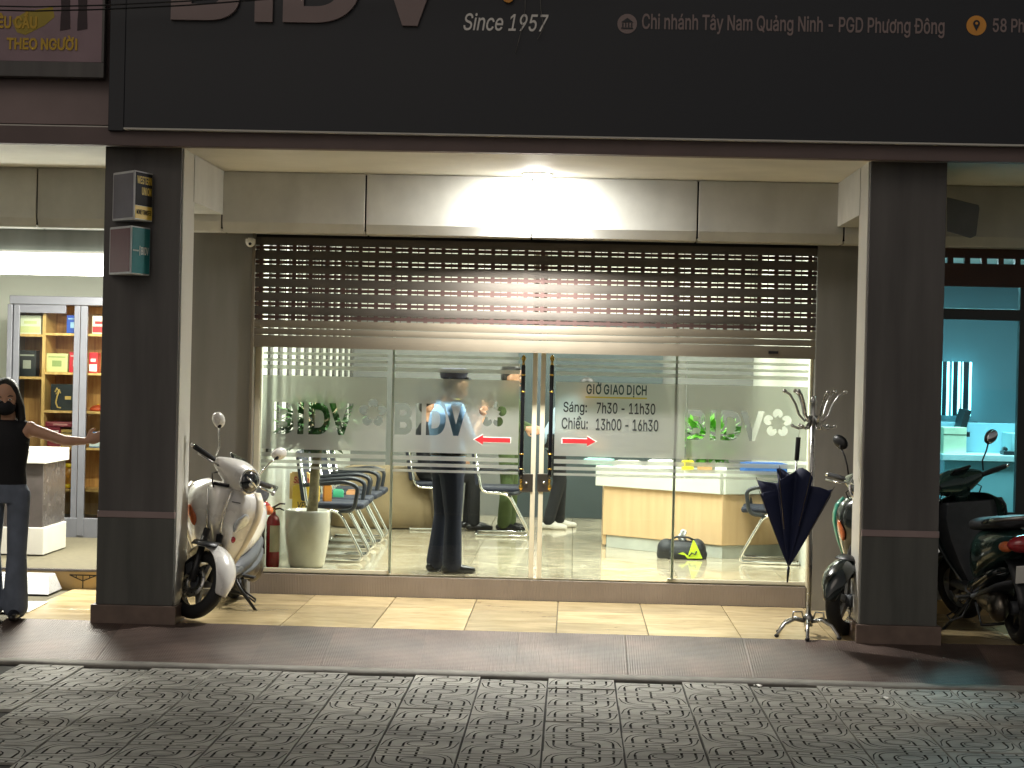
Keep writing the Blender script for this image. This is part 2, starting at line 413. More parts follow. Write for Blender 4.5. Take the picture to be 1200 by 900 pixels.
# ------------------------------------------------------------------ key planes (metres from the camera)
Y_RAMP, Y_STEP, Y_COL, Y_SIGN, Y_BEAM, Y_SHUT, Y_RISER, Y_GLASS = 11.84, 12.64, 12.62, 12.36, 14.05, 14.28, 14.42, 14.45
Z_PLAT, Z_IN, Z_SOF = .15, .307, 3.24
CLX0, CLX1 = at(118, 450, Y_COL).x, at(207.5, 450, Y_COL).x         # left pillar
CRX0, CRX1 = at(1014.5, 450, Y_COL).x, at(1104, 450, Y_COL).x       # right pillar
Y_CB = 13.0                                                           # back of the pillars
XL, XR = -6.2, 6.2                                                    # ends of what is built

# ------------------------------------------------------------------ ground
o = MB(); o.box(-400, 400, -400, 4.0, -.30, -.13); road = tag(o.obj('road', MATS['asphalt']), kind='structure')
o = MB(); o.box(-400, 400, 4.15, 400, -.30, -.012); pav = tag(o.obj('pavement', mat('paving_bed', '2e2d28', .9, var=.25, vscale=20, bump=.4)), kind='structure')
o = MB(); o.box(-400, 400, 4.0, 4.15, -.30, .005); tag(o.obj('kerb', MATS['cement'], None, .01), kind='structure')

# paving tiles 0.4 x 0.4 with the moulded curl pattern: top sheet with real grooves over a dark bed
def ribbon(pts, w):
    P = [Vector((p[0], p[1], 0)) for p in pts]; L = []; R = []
    for i, p in enumerate(P):
        d = (P[min(i+1, len(P)-1)]-P[max(i-1, 0)]).normalized(); n = Vector((-d.y, d.x, 0))*w/2
        L.append(((p+n).x, (p+n).y)); R.append(((p-n).x, (p-n).y))
    return L+R[::-1]
def arc(cx, cy, rx, ry, a0, a1, n=7):
    return [(cx+rx*math.cos(math.radians(a0+(a1-a0)*i/n)), cy+ry*math.sin(math.radians(a0+(a1-a0)*i/n))) for i in range(n+1)]
def paver_mesh(turned):
    T = .4; h = T/2-.0055; g = .010; holes = []
    holes.append(ribbon(arc(0, 0, .064, .058, 4, 176, 12), g*.75)); holes.append(ribbon(arc(0, 0, .064, .058, 184, 356, 12), g*.75))
    for s in (1, -1):
        R_ = lambda P: [(s*x, s*y) for x, y in P]
        holes.append(ribbon(R_([(-.080, -.082), (-.080, -.004)]), g*1.25)); holes.append(ribbon(R_([(-.080, -.004)]+arc(-.010, 0, .070, .076, 176, 92, 7)+[(.06, .083), (.13, .088), (.19, .097)]), g*.8))
        holes.append(ribbon(R_([(-.148, -.092), (-.148, .022)]), g*1.25)); holes.append(ribbon(R_([(-.148, .022)]+arc(-.060, .030, .088, .098, 176, 95, 7)+[(.02, .131), (.11, .138), (.19, .152)]), g*.8))
        holes.append(ribbon(R_([(0, .090), (0, .122)]), g*1.3)); holes.append(ribbon(R_([(0, .142), (0, .188)]), g*1.3))
        holes.append(ribbon(R_([(.148, .160), (.148, .188)]), g*1.2)); holes.append(ribbon(R_([(.08, .152), (.08, .188)]), g*1.2))
        holes.append(ribbon(R_([(-.188, -.06), (-.172, .06), (-.150, .12), (-.10, .165), (-.03, .18)]), g*.6))
    if turned: holes = [[(-x, y) for x, y in H][::-1] for H in holes]
    ok = []
    for H in holes: ok.append([(max(-h+.004, min(h-.004, x)), max(-h+.004, min(h-.004, y))) for x, y in H])
    slab = MB().box(-h, h, -h, h, -.03, 0).obj('slab', MATS['paver']); cut = MB()
    for H in ok: cut.prism([(x, y, -.010) for x, y in H], (0, 0, .02))
    co = cut.obj('cut', MATS['paver_dirt']); mo = slab.modifiers.new('b', 'BOOLEAN'); mo.operation = 'DIFFERENCE'; mo.solver = 'EXACT'; mo.use_self = True; mo.object = co; slab.data.materials.append(MATS['paver_dirt']); mo.material_mode = 'TRANSFER'
    me = eval_mesh(slab); bpy.data.objects.remove(slab); bpy.data.objects.remove(co); me.name = 'paving_tile'; return me
P_A, P_B = paver_mesh(False), paver_mesh(True)
xj = on(642, 797, 0).x                                  # a joint that runs towards the camera
k = 0
for j in range(8):
    for i in range(-10, 8):
        x = xj+.4*i+.2; y = Y_RAMP-.055-.4*j-.2 - (.13 if i % 2 else 0.0) + (.12 if i % 5 == 0 else 0)
        if abs(x) > .30*y: continue
        if y+.2 > Y_RAMP-.03: y -= .13
        oo = bpy.data.objects.new('paving_tile', P_A if random.random() < .75 else P_B); COL.objects.link(oo); oo.parent = pav
        oo.location = (x+random.uniform(-.002, .002), y, random.uniform(-.003, .003)); oo.rotation_euler = (random.uniform(-.007, .007), random.uniform(-.007, .007), 0 if random.random() < .8 else PI); k += 1
strip = MB(); n = 60
strip.rings([[Vector((XL+(XR-XL)*i/n, Y_RAMP-.11+random.uniform(-.008, .012), -.012)), Vector((XL+(XR-XL)*i/n, Y_RAMP-.10+random.uniform(-.008, .008), .006+random.uniform(0, .004))), Vector((XL+(XR-XL)*i/n, Y_RAMP+.03, .016)), Vector((XL+(XR-XL)*i/n, Y_RAMP+.03, -.012))] for i in range(n+1)], 0)
tag(strip.obj('mortar_strip', MATS['cement']), kind='structure')

# ramp of chequered metal plates
ramp = tag(MB().prism([(XL, Y_RAMP, .0), (XL, Y_STEP-.03, Z_PLAT-.012), (XL, Y_STEP-.03, -.012), (XL, Y_RAMP, -.012)], (XR-XL, 0, 0)).obj('ramp', MATS['dark_gap_shade']), kind='structure')
x = XL; xs = [on(u, 775, .07).x for u in (-70, 92, 284, 372, 489, 604, 735, 878, 1010, 1150, 1290)]
slope = math.atan2(Z_PLAT-.004, Y_STEP-Y_RAMP)
for a, b in zip(xs, xs[1:]):
    L = math.hypot(Z_PLAT, Y_STEP-Y_RAMP)-.012
    q = MB().box(-(b-a)/2+.0006, (b-a)/2-.0006, -L/2, L/2, 0, .006).obj('ramp_plate', MATS['plate'], ramp, 0)
    q.location = ((a+b)/2, (Y_RAMP+Y_STEP)/2-.004, Z_PLAT/2+.002+random.uniform(0, .001)); q.rotation_euler = (slope, random.uniform(-.002, .002), 0)

# platform with 0.6 m tiles
plat = tag(MB().box(XL, XR, Y_STEP-.03, Y_RISER, -.012, Z_PLAT-.012).obj('platform', MATS['grout']), kind='structure')
xt = on(541.7, 743, Z_PLAT).x
tile = MB().box(-.297, .297, -.297, .297, -.01, 0).obj('platform_tile', MATS['platform_tile'], plat, .0015); tm = tile.data
first = True
for j in range(3):
    for i in range(-9, 10):
        x = xt+.3+.6*i; y = Y_STEP-.028+.3+.597*j
        if x < -3.9 or x > 4.1: continue
        q = tile if first else dup(tile); first = False
        q.location = (x, y, Z_PLAT+random.uniform(-.001, .001)); q.rotation_euler = (random.uniform(-.002, .002), random.uniform(-.002, .002), 0)

# ------------------------------------------------------------------ the bank building
bank = thing('bank_building', 'ground floor of the dark grey bank building, between its two charcoal pillars', 'building', (0, Y_COL, 0))
bank_o = Vector((0, Y_COL, 0))
def B(name, x0, x1, y0, y1, z0, z1, m_, bevel=.003, parent=None):
    o = bx(name, x0, x1, y0, y1, z0, z1, MATS[m_], parent or bank, bevel); o.location = o.location-(bank_o if parent is None else bank_o+parent.location); return o
z_band = at(162, 603, Y_COL).z; z_base = at(160, 709, Y_COL).z; z_top = at(170, 167, Y_COL).z
for x0, x1, s in ((CLX0, CLX1, 1), (CRX0, CRX1, -1)):
    p = B('pillar', x0, x1, Y_COL, Y_CB, z_base, 3.6, 'charcoal')
    B('pillar_foot_panel', x0-.002, x1+.002, Y_COL-.004, Y_CB-.02, z_base, z_band-.021, 'charcoal_low', parent=p)
    B('pillar_band', x0-.004, x1+.004, Y_COL-.010, Y_CB-.01, z_band-.021, z_band+.021, 'mauve', parent=p)
    B('pillar_base', x0-.028, x1+.028, Y_COL-.035, Y_CB+.01, Z_PLAT-.02, z_base, 'brown_stone', .004, p)
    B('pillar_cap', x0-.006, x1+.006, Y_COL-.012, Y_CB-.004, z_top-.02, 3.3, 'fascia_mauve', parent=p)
    e = x1 if s > 0 else x0                            # pale side cladding that faces the bay
    B('side_cladding', min(e, e+s*.010), max(e, e+s*.010), Y_COL+.03, Y_CB+.02, z_base, Z_SOF, 'alu_white', .002, p)
# side beams from the pillars to the cross beam, soffit, cross beam panels
xi_l, xi_r = at(245, 250, 13.4).x, at(1000, 250, 13.4).x
xi_l, xi_r = CLX1+.012, CRX0-.012
zb0 = at(620, 279, Y_BEAM+.08).z; zb1 = at(620, 267, Y_BEAM).z
for x0, x1 in ((CLX0+.01, CLX1+.016), (CRX0-.016, CRX1-.01)):
    B('side_beam', x0, x1, Y_CB-.02, Y_BEAM-.004, zb1+.05, Z_SOF-.002, 'panel')
B('soffit', XL, XR, Y_SIGN+.141, Y_BEAM+.2, Z_SOF, Z_SOF+.12, 'soffit')
def beam(a, b, m_='panel'):
    g = .006; x0, x1 = a+g, b-g
    o = MB().prism([(0, 0, Z_SOF-.004), (0, 0, zb1), (0, .03, zb0), (0, .30, zb0), (0, .30, Z_SOF-.004)], (x1-x0, 0, 0)).obj('beam_panel', MATS[m_], bank, .003)
    o.location = (x0, Y_BEAM-bank_o.y, 0); return o
jx = [at(u, 240, Y_BEAM).x for u in (-130, 43, 152, 260, 428.5, 623, 818, 990, 1082, 1330)]
for a, b in zip(jx, jx[1:]): beam(a, b)
B('beam_core', XL, XR, Y_BEAM+.02, Y_BEAM+.28, zb0+.02, Z_SOF-.01, 'dark_gap_shade')
# fascia strip under the sign, wall above, roof mass
zf0, zf1 = Z_SOF-.002, at(600, 158, Y_SIGN+.05).z
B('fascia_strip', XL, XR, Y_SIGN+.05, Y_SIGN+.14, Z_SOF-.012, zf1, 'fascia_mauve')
B('upper_wall', XL, XR, Y_SIGN+.14, Y_SIGN+.6, Z_SOF+.125, 7.0, 'mauve')
# wing walls beside the shutter, and their neighbours
XS0, XS1 = at(297, 340, Y_SHUT).x, at(957.5, 340, Y_SHUT).x
B('wing_wall', CLX0+.06, XS0, Y_SHUT-.01, Y_GLASS+.1, Z_PLAT-.02, zb0+.03, 'grey_wall')
B('wing_wall', XS1, CRX1-.06, Y_SHUT-.01, Y_GLASS+.1, Z_PLAT-.02, zb0+.03, 'grey_wall')
B('shutter_lintel', XS0, XS1, Y_SHUT+.02, Y_GLASS+.12, at(620, 291, Y_SHUT).z, zb0+.03, 'dark_gap_shade')  # near-black colour paints the shade on the wall over the shutter
B('party_wall', CLX0+.1, at(296, 500, Y_GLASS).x-.01, Y_GLASS+.1, 22.5, 0, 4.2, 'grey_wall')
B('party_wall', at(952, 500, Y_GLASS).x+.13, CRX1-.05, Y_GLASS+.1, 22.5, 0, 4.2, 'grey_wall')

# ------------------------------------------------------------------ bank interior
mat('wall_cream', 'c3c6bc', .6, var=.04, vscale=1.5); mat('wall_teal', '3a4648', .6, var=.15, vscale=2)
mat('ceiling', 'dfe0d8', .8, var=.03); mat('dark_strip', '4b4b46', .5, var=.1)
mat('back_grey', '6c6e6b', .6, var=.08, vscale=1.5)
bf = tag(MB().box(XL, XR, Y_RISER+.012, 24, .05, Z_IN-.012).obj('bank_floor', MATS['grout']), kind='structure')
tile = MB().box(-.398, .398, -.398, .398, -.01, 0).obj('floor_tile', MATS['bank_tile'], bf, .001); first = True
BX0, BX1 = at(303, 520, Y_GLASS).x, at(950, 520, Y_GLASS).x+.12
for j in range(8):
    for i in range(6):
        x = BX0-.05+.4+.8*i; y = Y_GLASS+.05+.4+.8*j
        if x-.4 > BX1: continue
        q = tile if first else dup(tile); first = False; q.location = (x, y, Z_IN)
riser = tag(MB().box(XS0-.02, at(944, 690, Y_RISER).x, -.0, .02, 0, Z_IN-Z_PLAT-.006).obj('threshold_riser', MATS['riser'], None, .002), kind='structure')
riser.location = (0, Y_RISER-.008, Z_PLAT)
Y_BACK = 20.6
B('interior_wall', XL, XR, Y_BACK, Y_BACK+.2, 0, 4.0, 'back_grey')
B('dark_partition', at(606, 500, Y_BACK).x, at(775, 500, Y_BACK).x, Y_BACK-.08, Y_BACK-.003, Z_IN, 2.36, 'wall_teal')
B('added_bright_panel', BX0, BX1, Y_BACK-.05, Y_BACK-.004, 2.38, 3.24, 'white')  # white panel added so the shutter slots look bright
B('bright_panel', at(893, 440, Y_BACK).x, at(950, 440, Y_BACK).x, Y_BACK-.06, Y_BACK-.003, 1.0, 2.4, 'white')
wl = B('side_wall', BX0-.08, BX0-.012, Y_GLASS+.11, Y_BACK-.002, 0, 4.0, 'wall_cream')
for i in range(12):
    y = Y_GLASS+.42+.50*i
    B('wall_strip', BX0-.012, BX0+.008, y, y+.16, 1.15, 3.0, 'dark_strip', parent=wl)
B('side_wall', BX1+.012, BX1+.08, Y_GLASS+.11, Y_BACK-.002, 0, 4.0, 'wall_cream')
B('ceiling', XL, XR, Y_GLASS+.05, Y_BACK+.2, 3.25, 3.4, 'ceiling')
B('transom_wall', XS0, XS1, Y_GLASS+.04, Y_GLASS+.1, 3.0, 3.26, 'wall_cream')

def area(name, loc, sx, sy, power, col, parent, rot=(0, 0, 0)):
    l = bpy.data.lights.new(name, 'AREA'); l.shape = 'RECTANGLE'; l.size = sx; l.size_y = sy; l.energy = power; l.color = col
    o = bpy.data.objects.new(name, l); COL.objects.link(o); o.parent = parent; o.location = loc; o.rotation_euler = rot; return o
glow('tube', 'f4fff0', 9)
def ceiling_light(x, y, z, sx, sy, power, col, label, group, gm='tube'):
    t = thing('ceiling_light', label, 'ceiling light', (x, y, z), 0, group)
    MB().box(-sx/2, sx/2, -sy/2, sy/2, -.035, -.002).obj('housing', MATS['white'], t, .004)
    MB().box(-sx/2+.02, sx/2-.02, -sy/2+.02, sy/2-.02, -.045, -.0345).obj('diffuser', MATS[gm], t)
    area('lamp', (0, 0, -.06), sx-.04, sy-.04, power, col, t)
for i, (x, y, lab) in enumerate(((-1.3, 14.72, 'white ceiling lamp inside the bank nearest the front left glass'), (.6, 14.72, 'white ceiling lamp inside the bank nearest the front right glass'),
                       (-1.3, 15.75, 'added unseen white ceiling lamp inside the bank, second row from the glass, left'), (.6, 15.75, 'added unseen white ceiling lamp inside the bank, second row from the glass, right'), (-1.0, 19.3, 'white ceiling lamp deep inside the bank over the chairs'), (1.0, 19.3, 'white ceiling lamp deep inside the bank over the counter'))):  # second row is added, out of view, to brighten the frosted film
    ceiling_light(x, y, 3.25, 1.2, .3, 50 if y < 16 else 42, (1, .985, .93), lab, 'bank ceiling lamps')

# ------------------------------------------------------------------ soffit downlight
p = at(629.5, 205, 13.82)
dl = thing('downlight', 'round white surface lamp lit under the soffit in the middle of the bay', 'lamp', (p.x, 13.82, Z_SOF))
MB().lathe([(.112, -.001), (.112, -.008), (.107, -.011), (.096, -.011), (.0955, -.006), (.001, -.006)], n=40).obj('lamp_rim', MATS['white'], dl)
glow('lamp_glow', 'fdfbf4', 380)
MB().lathe([(.095, -.007), (.092, -.016), (.080, -.021), (.05, -.024), (.001, -.025)], n=40).obj('lamp_diffuser', MATS['lamp_glow'], dl)

sl = bpy.data.lights.new('downlight_beam', 'SPOT'); sl.energy = 370; sl.spot_size = math.radians(122); sl.spot_blend = 1.0; sl.shadow_soft_size = .06; sl.color = (1, .98, .94)
so2 = bpy.data.objects.new('downlight_beam', sl); COL.objects.link(so2); so2.parent = dl; so2.location = (0, 0, -.05)
# ------------------------------------------------------------------ roller shutter
sh = thing('roller_shutter', 'half lowered beige roller shutter with brown slotted bands above the glass doors', 'shutter', ((XS0+XS1)/2, Y_SHUT, at(620, 412, Y_SHUT).z))
so = sh.location.copy(); hw = (XS1-XS0)/2-.004
zs = lambda v: at(627, v, Y_SHUT).z
def slat(name, z0, z1, m_, bulge=.012):
    n = 5; pr = [(0, -bulge*math.sin(PI*i/n)-.004, z0+(z1-z0)*i/n) for i in range(n+1)]+[(0, .008, z1), (0, .008, z0)]
    o = MB().prism([(x-hw, y, z) for x, y, z in pr], (2*hw, 0, 0)).obj(name, MATS[m_], sh)
    o.location = (0, 0, -so.z); return o
def strip(zc):
    """brown connecting band: slots above and below it, bridged by tabs"""
    b = MB(); h = .012; g = .0065; P = .1215; z0, z1 = zc-h, zc+h
    b.box(-hw, hw, -.004, .006, z0, z1)
    n = int(2*hw/P); off = (2*hw-n*P)/2
    for i in range(n+1):
        x = -hw+off+i*P
        for (w, dx) in ((.030, 0), (.007, P/2)):
            a, c = max(-hw, x+dx-w/2), min(hw, x+dx+w/2)
            if c <= a: continue
            b.box(a, c, -.0042, .005, z1-.002, z1+g+.004); b.box(a, c, -.0042, .005, z0-g-.004, z0+.002)
    o = b.obj('slotted_band', MATS['shutter_brown'], sh); o.location = (0, 0, -so.z)
rows = [296.5, 313.5, 329.5, 346, 362.5, 378]
zr = [zs(v) for v in rows]
for z in zr: strip(z)
for a, b in zip(zr, zr[1:]): slat('slat', b+.019, a-.019, 'shutter_slat', .002)
slat('slat', zr[0]+.019, zr[0]+.075, 'shutter_slat', .002)
zz = [zr[-1]-.019, zs(391), zs(399), zs(414)]
for a, b in zip(zz, zz[1:]): slat('slat', b+.002, a-.002, 'shutter', .002)
B('shutter_guide', at(297, 480, Y_SHUT).x-.03, XS0+.012, Y_SHUT-.03, Y_SHUT+.05, Z_IN-.02, zb0, 'shutter').location  # left guide rail
q = bx('maker_plate', -.035, .035, -.003, .003, -.010, .010, MATS['gloss_black'], sh, .001); pp = at(906, 413, Y_SHUT); q.location = (pp.x-so.x, -.0085, pp.z-so.z)

# ------------------------------------------------------------------ glass front
glass_mat('glass', 'f3f6f2'); mat('glass_edge', 'c4d6c8', .2, var=.05); film_mat()
mat('hours_green', '2f4a4c', .5); mat('hours_ink', '2b2d2e', .5); mat('hours_yellow', 'd8cc54', .5); mat('arrow_red', 'b3262c', .5)
ZG0, ZG1 = Z_IN+.012, 2.72
fz = lambda v: at(650, v, Y_GLASS).z
film_z = [(fz(534), fz(447)), (fz(439.5), fz(434.8)), (fz(430.5), fz(427.2)), (fz(422.8), fz(419.5)), (fz(543), fz(538)), (fz(550.5), fz(546.5)), (fz(557), fz(554))]
def flower(cx, cz, R, rot=0):
    """five rounded petals cut by a star, as outlines"""
    out = []
    for k in range(5):
        a = math.radians(90+72*k+rot); c = (cx+R*.64*math.cos(a), cz+R*.64*math.sin(a)); P = []
        for i in range(13):
            t = a+math.radians(-118+236*i/12); P.append((c[0]+R*.345*math.cos(t), c[1]+R*.345*math.sin(t)))
        P.append((cx+R*.40*math.cos(a+.34), cz+R*.40*math.sin(a+.34))); P.append((cx+R*.56*math.cos(a), cz+R*.56*math.sin(a))); P.append((cx+R*.40*math.cos(a-.34), cz+R*.40*math.sin(a-.34)))
        out.append(P)
    return out
def glass_unit(name, label, cat, u0, u1, y, f0, f1, cut, group=None):
    x0, x1 = at(u0, 550, y).x, at(u1, 550, y).x
    t = thing(name, label, cat, ((x0+x1)/2, y, ZG0), 0, group)
    def put(o): o.location = o.location-t.location; o.parent = t; return o
    put(bx('pane', x0, x1, y-.005, y+.005, ZG0, ZG1, MATS['glass'], None, 0))
    fx0, fx1 = at(f0, 500, y).x, at(f1, 500, y).x
    for i, (a, b) in enumerate(film_z):
        holes = []; gl = []
        if i == 0 and cut:
            (lu0, lu1, lv0, lv1), (cu, cv, cr) = cut
            pa, pb = at(lu0, lv1, y), at(lu1, lv0, y)
            gl = fit(glyphs('BIDV', .034), pa.x, pb.x, pa.z, pb.z); holes = flower(at(cu, cv, y).x, at(cu, cv, y).z, cr*y/F_PX)
        o = sheet_with_holes('frosted_film', (fx0, fx1, a, b), gl, holes, MATS['film'], y-.0068, .0006)
        put(o)
    return t, put
gp, put = glass_unit('shopfront_glazing', 'fixed glass panel left of the doors, frosted logo over the plant pot', 'glass panel', 302, 459, Y_GLASS+.03, 307, 452.5, ((321, 415, 473, 508), (437, 484, 17)))
put(bx('edge_strip', at(457, 550, Y_GLASS).x, at(460, 550, Y_GLASS).x, Y_GLASS+.02, Y_GLASS+.04, ZG0, ZG1, MATS['glass_edge'], None, 0))
put(bx('bottom_rail', at(302, 550, Y_GLASS).x, at(458, 550, Y_GLASS).x, Y_GLASS+.012, Y_GLASS+.05, Z_IN+.0, Z_IN+.03, MATS['frame_alu'], None))
put(bx('side_jamb', at(297, 550, Y_GLASS).x, at(303.5, 550, Y_GLASS).x, Y_GLASS-.02, Y_GLASS+.07, Z_IN-.01, ZG1, MATS['frame_alu'], None))
gq, put = glass_unit('shopfront_glazing', 'fixed glass panel right of the doors, behind the blue umbrella', 'glass panel', 790, 949, Y_GLASS+.03, 804, 946, ((805, 896, 482, 515), (911, 496, 17)))
put(bx('edge_strip', at(789, 550, Y_GLASS).x, at(792, 550, Y_GLASS).x, Y_GLASS+.02, Y_GLASS+.04, ZG0, ZG1, MATS['glass_edge'], None, 0))
put(bx('bottom_rail', at(785, 550, Y_GLASS).x, at(949, 550, Y_GLASS).x, Y_GLASS+.012, Y_GLASS+.05, Z_IN+.0, Z_IN+.026, MATS['frame_alu'], None))
put(bx('side_jamb', at(947.5, 550, Y_GLASS).x, at(955, 550, Y_GLASS).x, Y_GLASS-.02, Y_GLASS+.07, Z_IN-.01, ZG1, MATS['frame_alu'], None))
def door(label, u0, u1, f0, f1, cut, stile_u, handle_u, lock_u):
    t, put = glass_unit('glass_door', label, 'door', u0, u1, Y_GLASS, f0, f1, cut)
    y = Y_GLASS
    put(bx('door_stile', at(stile_u[0], 550, y).x, at(stile_u[1], 550, y).x, y-.016, y+.016, ZG0-.004, ZG1, MATS['frame_alu'], None))
    hx = at(handle_u, 495, y-.06).x; z1, z0 = at(handle_u, 416, y-.06).z, at(handle_u, 575, y-.06).z
    b = MB().lathe([(.014, z0+.10), (.0155, z0+.12), (.0155, z1-.09), (.014, z1-.075)], (0, 0, 0), 16).obj('handle', MATS['gloss_black'], None); b.location = (hx, y-.06, 0); hl = put(b)
    fin = [(.004, -.085), (.013, -.07), (.010, -.06), (.007, -.045), (.016, -.028), (.017, -.015), (.008, 0), (.003, .006)]
    for nm, zc, s in (('finial', z1-.005, 1), ('finial', z0+.005, -1)):
        f = MB().lathe([(r, q*s) for r, q in fin], (0, 0, zc), 14).obj(nm, MATS['brass'], hl)
    for zc in (z1-.145, z1-.27, z0+.27, z0+.16): MB().lathe([(.0165, -.005), (.0165, .005)], (0, 0, zc), 16).obj('collar', MATS['brass'], hl)
    for zc in (z1-.10, z0+.13): MB().tube([(0, 0, zc), (0, .06, zc)], .007, 8).obj('standoff', MATS['brass'], hl)
    l0, l1 = at(lock_u[0], 565, y).x, at(lock_u[1], 565, y).x; za, zb = at(lock_u[0], 576, y).z, at(lock_u[0], 555, y).z
    lk = put(bx('lock_case', l0, l1, y-.022, y+.022, za, zb, MATS['steel_dark'], None, .003))
    MB().lathe([(.010, 0), (.010, -.006), (.004, -.008)], (0, 0, 0), 14, 0, (0, 1, 0)).obj('keyhole', MATS['chrome'], lk).location = (0, -.024, 0)
    return t, put
mat('steel_dark', '6a655c', .3, metal=.9, var=.1)
dl_, put = door('left glass door leaf with frosted logo and a red arrow pointing left', 459.5, 627.5, 461, 608, ((462, 548, 474, 509), (577.5, 485, 17)), (622, 627.5), 612, (609, 624.5))
def arrow(put, u0, u1, v, s):
    y = Y_GLASS-.0095; xa, xb = at(u0, v, y).x, at(u1, v, y).x; z = at((u0+u1)/2, v, y).z; q = .00631
    def outline(e): 
        L = xb-xa; P = [(-e, 2.6*q+e), (L-10*q, 2.6*q+e), (L-10*q, 5.6*q+e*1.6), (L+e*1.8, 0), (L-10*q, -5.6*q-e*1.6), (L-10*q, -2.6*q-e), (-e, -2.6*q-e)]
        return [(xa+a, 0, z+b) for a, b in P] if s > 0 else [(xb-a, 0, z+b) for a, b in P]
    for nm, e, mm, yy in (('arrow_border', .006, 'white', y), ('arrow', 0, 'arrow_red', y-.0012)):
        o = MB().prism(outline(e), (0, .001, 0)).obj(nm, MATS[mm], None); o.location = (0, yy, 0); put(o)
arrow(put, 556, 598, 515.5, -1)
dr_, put = door('right glass door leaf with the opening hours and a red arrow pointing right', 631.5, 791, 650, 803, None, (631.5, 637), 645.5, (629.5, 645))
arrow(put, 659, 698, 517, 1)
def txt(put, s, u0, u1, v0, v1, m_, bold=.012):
    a, b = at(u0, v1, Y_GLASS), at(u1, v0, Y_GLASS)
    put(lettering('lettering', s, MATS[m_], a.x, b.x, a.z, b.z, Y_GLASS-.009, None, .001, bold))
txt(put, 'GIỜ GIAO DỊCH', 687, 758, 448.5, 464.8, 'hours_green', .02)
txt(put, 'Sáng:', 660, 688, 471, 486, 'hours_ink'); txt(put, '7h30 - 11h30', 699, 768, 473, 484.5, 'hours_ink')
txt(put, 'Chiêu:', 658, 689, 489.5, 502.5, 'hours_ink'); a, b = at(678.2, 491, Y_GLASS), at(681, 487.5, Y_GLASS); put(MB().tube([(a.x, 0, b.z), (b.x, 0, a.z)], .0052, 6).obj('accent', MATS['hours_ink'], None)).location += Vector((0, Y_GLASS-.0095, 0)); txt(put, '13h00 - 16h30', 698, 771.5, 492, 504, 'hours_ink')
a, b = at(686, 468, Y_GLASS), at(758, 467, Y_GLASS)
put(bx('underline', a.x, b.x, Y_GLASS-.0105, Y_GLASS-.009, b.z-.005, b.z+.006, MATS['hours_yellow'], None, 0))

# ------------------------------------------------------------------ signboard of the bank
za, zb = at(600, 158, Y_SIGN).z, 4.55
sx0 = at(127, 100, Y_SIGN).x
sg = thing('signboard', 'long dark bank signboard across the top with big pale letters', 'sign', (0, Y_SIGN, za))
def SG(o): o.location = o.location-Vector((0, Y_SIGN, za)); o.parent = sg; return o
SG(bx('sign_panel', at(146, 100, Y_SIGN).x, XR, Y_SIGN, Y_SIGN+.10, za, zb, MATS['sign_dark'], None, .004))
SG(bx('sign_end_panel', sx0, at(145.5, 100, Y_SIGN).x, Y_SIGN+.012, Y_SIGN+.10, za-.02, zb, MATS['sign_dark'], None, .004))
SG(bx('sign_trim', at(146, 100, Y_SIGN).x, XR, Y_SIGN-.008, Y_SIGN+.05, za-.012, za, MATS['alu_white'], None, .001))
def SB(s, u0, u1, vb, vt, m_, nm='lettering', depth=.004, bold=.0, shear=0):
    a, b = at(u0, vb, Y_SIGN), at(u1, vt, Y_SIGN); um = (u0+u1)/2; 
    SG(lettering(nm, s, MATS[m_], a.x, b.x, at(um, vb, Y_SIGN).z, at(um, vt, Y_SIGN).z, Y_SIGN-.0015, None, depth, bold, shear))
for ch, u0, u1, vb in (('B', 201, 283, 24.5), ('I', 299, 322, 26.5), ('D', 332, 424, 27.5), ('V', 440, 523, 31)):
    SB(ch, u0, u1, vb, vb-92, 'sign_letter', 'letter', .03, .03)
c = at(596, -14, Y_SIGN)
for i, P in enumerate(flower(c.x, c.z, .098, 180)):
    SG(MB().prism([(x, Y_SIGN-.03, z) for x, z in P], (0, .028, 0)).obj('petal', MATS['sign_orange'], None))
SB('Since 1957', 543, 643, 36.5, 16, 'sign_pale', shear=.22, bold=.008)
SB('Chi nhánh Tây Nam Quảng Ninh - PGD Phương Đông', 752, 1107, 42, 18.5, 'sign_letter', bold=.012)
SB('58 Phương Đông', 1163, 1272, 43, 22, 'sign_letter', bold=.012)
def disc(u, v, r, m_):
    c = at(u, v, Y_SIGN); R = r*Y_SIGN/F_PX
    SG(MB().lathe([(R, 0), (R, -.004)], (c.x, Y_SIGN-.0015, c.z), 28, 0, (0, 1, 0)).obj('icon_disc', MATS[m_], None)); return c, R
c, R = disc(735, 28, 11.5, 'sign_letter')
b = MB(); yy = Y_SIGN-.0105
b.prism([(c.x-.6*R, yy, c.z+.15*R), (c.x+.6*R, yy, c.z+.15*R), (c.x, yy, c.z+.6*R)], (0, .004, 0))
for k in (-.45, -.15, .15, .45): b.box(c.x+k*R-.05*R, c.x+k*R+.05*R, yy, yy+.004, c.z-.35*R, c.z+.08*R)
b.box(c.x-.6*R, c.x+.6*R, yy, yy+.004, c.z-.52*R, c.z-.4*R); SG(b.obj('bank_icon', MATS['sign_dark'], None))
c, R = disc(1144, 30, 11.5, 'sign_orange')
P = [(c.x+.34*R*math.cos(math.radians(a)), yy, c.z+.2*R+.34*R*math.sin(math.radians(a))) for a in range(-30, 211, 20)]+[(c.x, yy, c.z-.55*R)]
b = MB(); b.prism(P, (0, .004, 0)); b.lathe([(.5*R, 0), (.5*R, -.003)], (c.x, yy+.0035, c.z-.62*R), 16, 0, (0, 1, 0.0)) if False else None
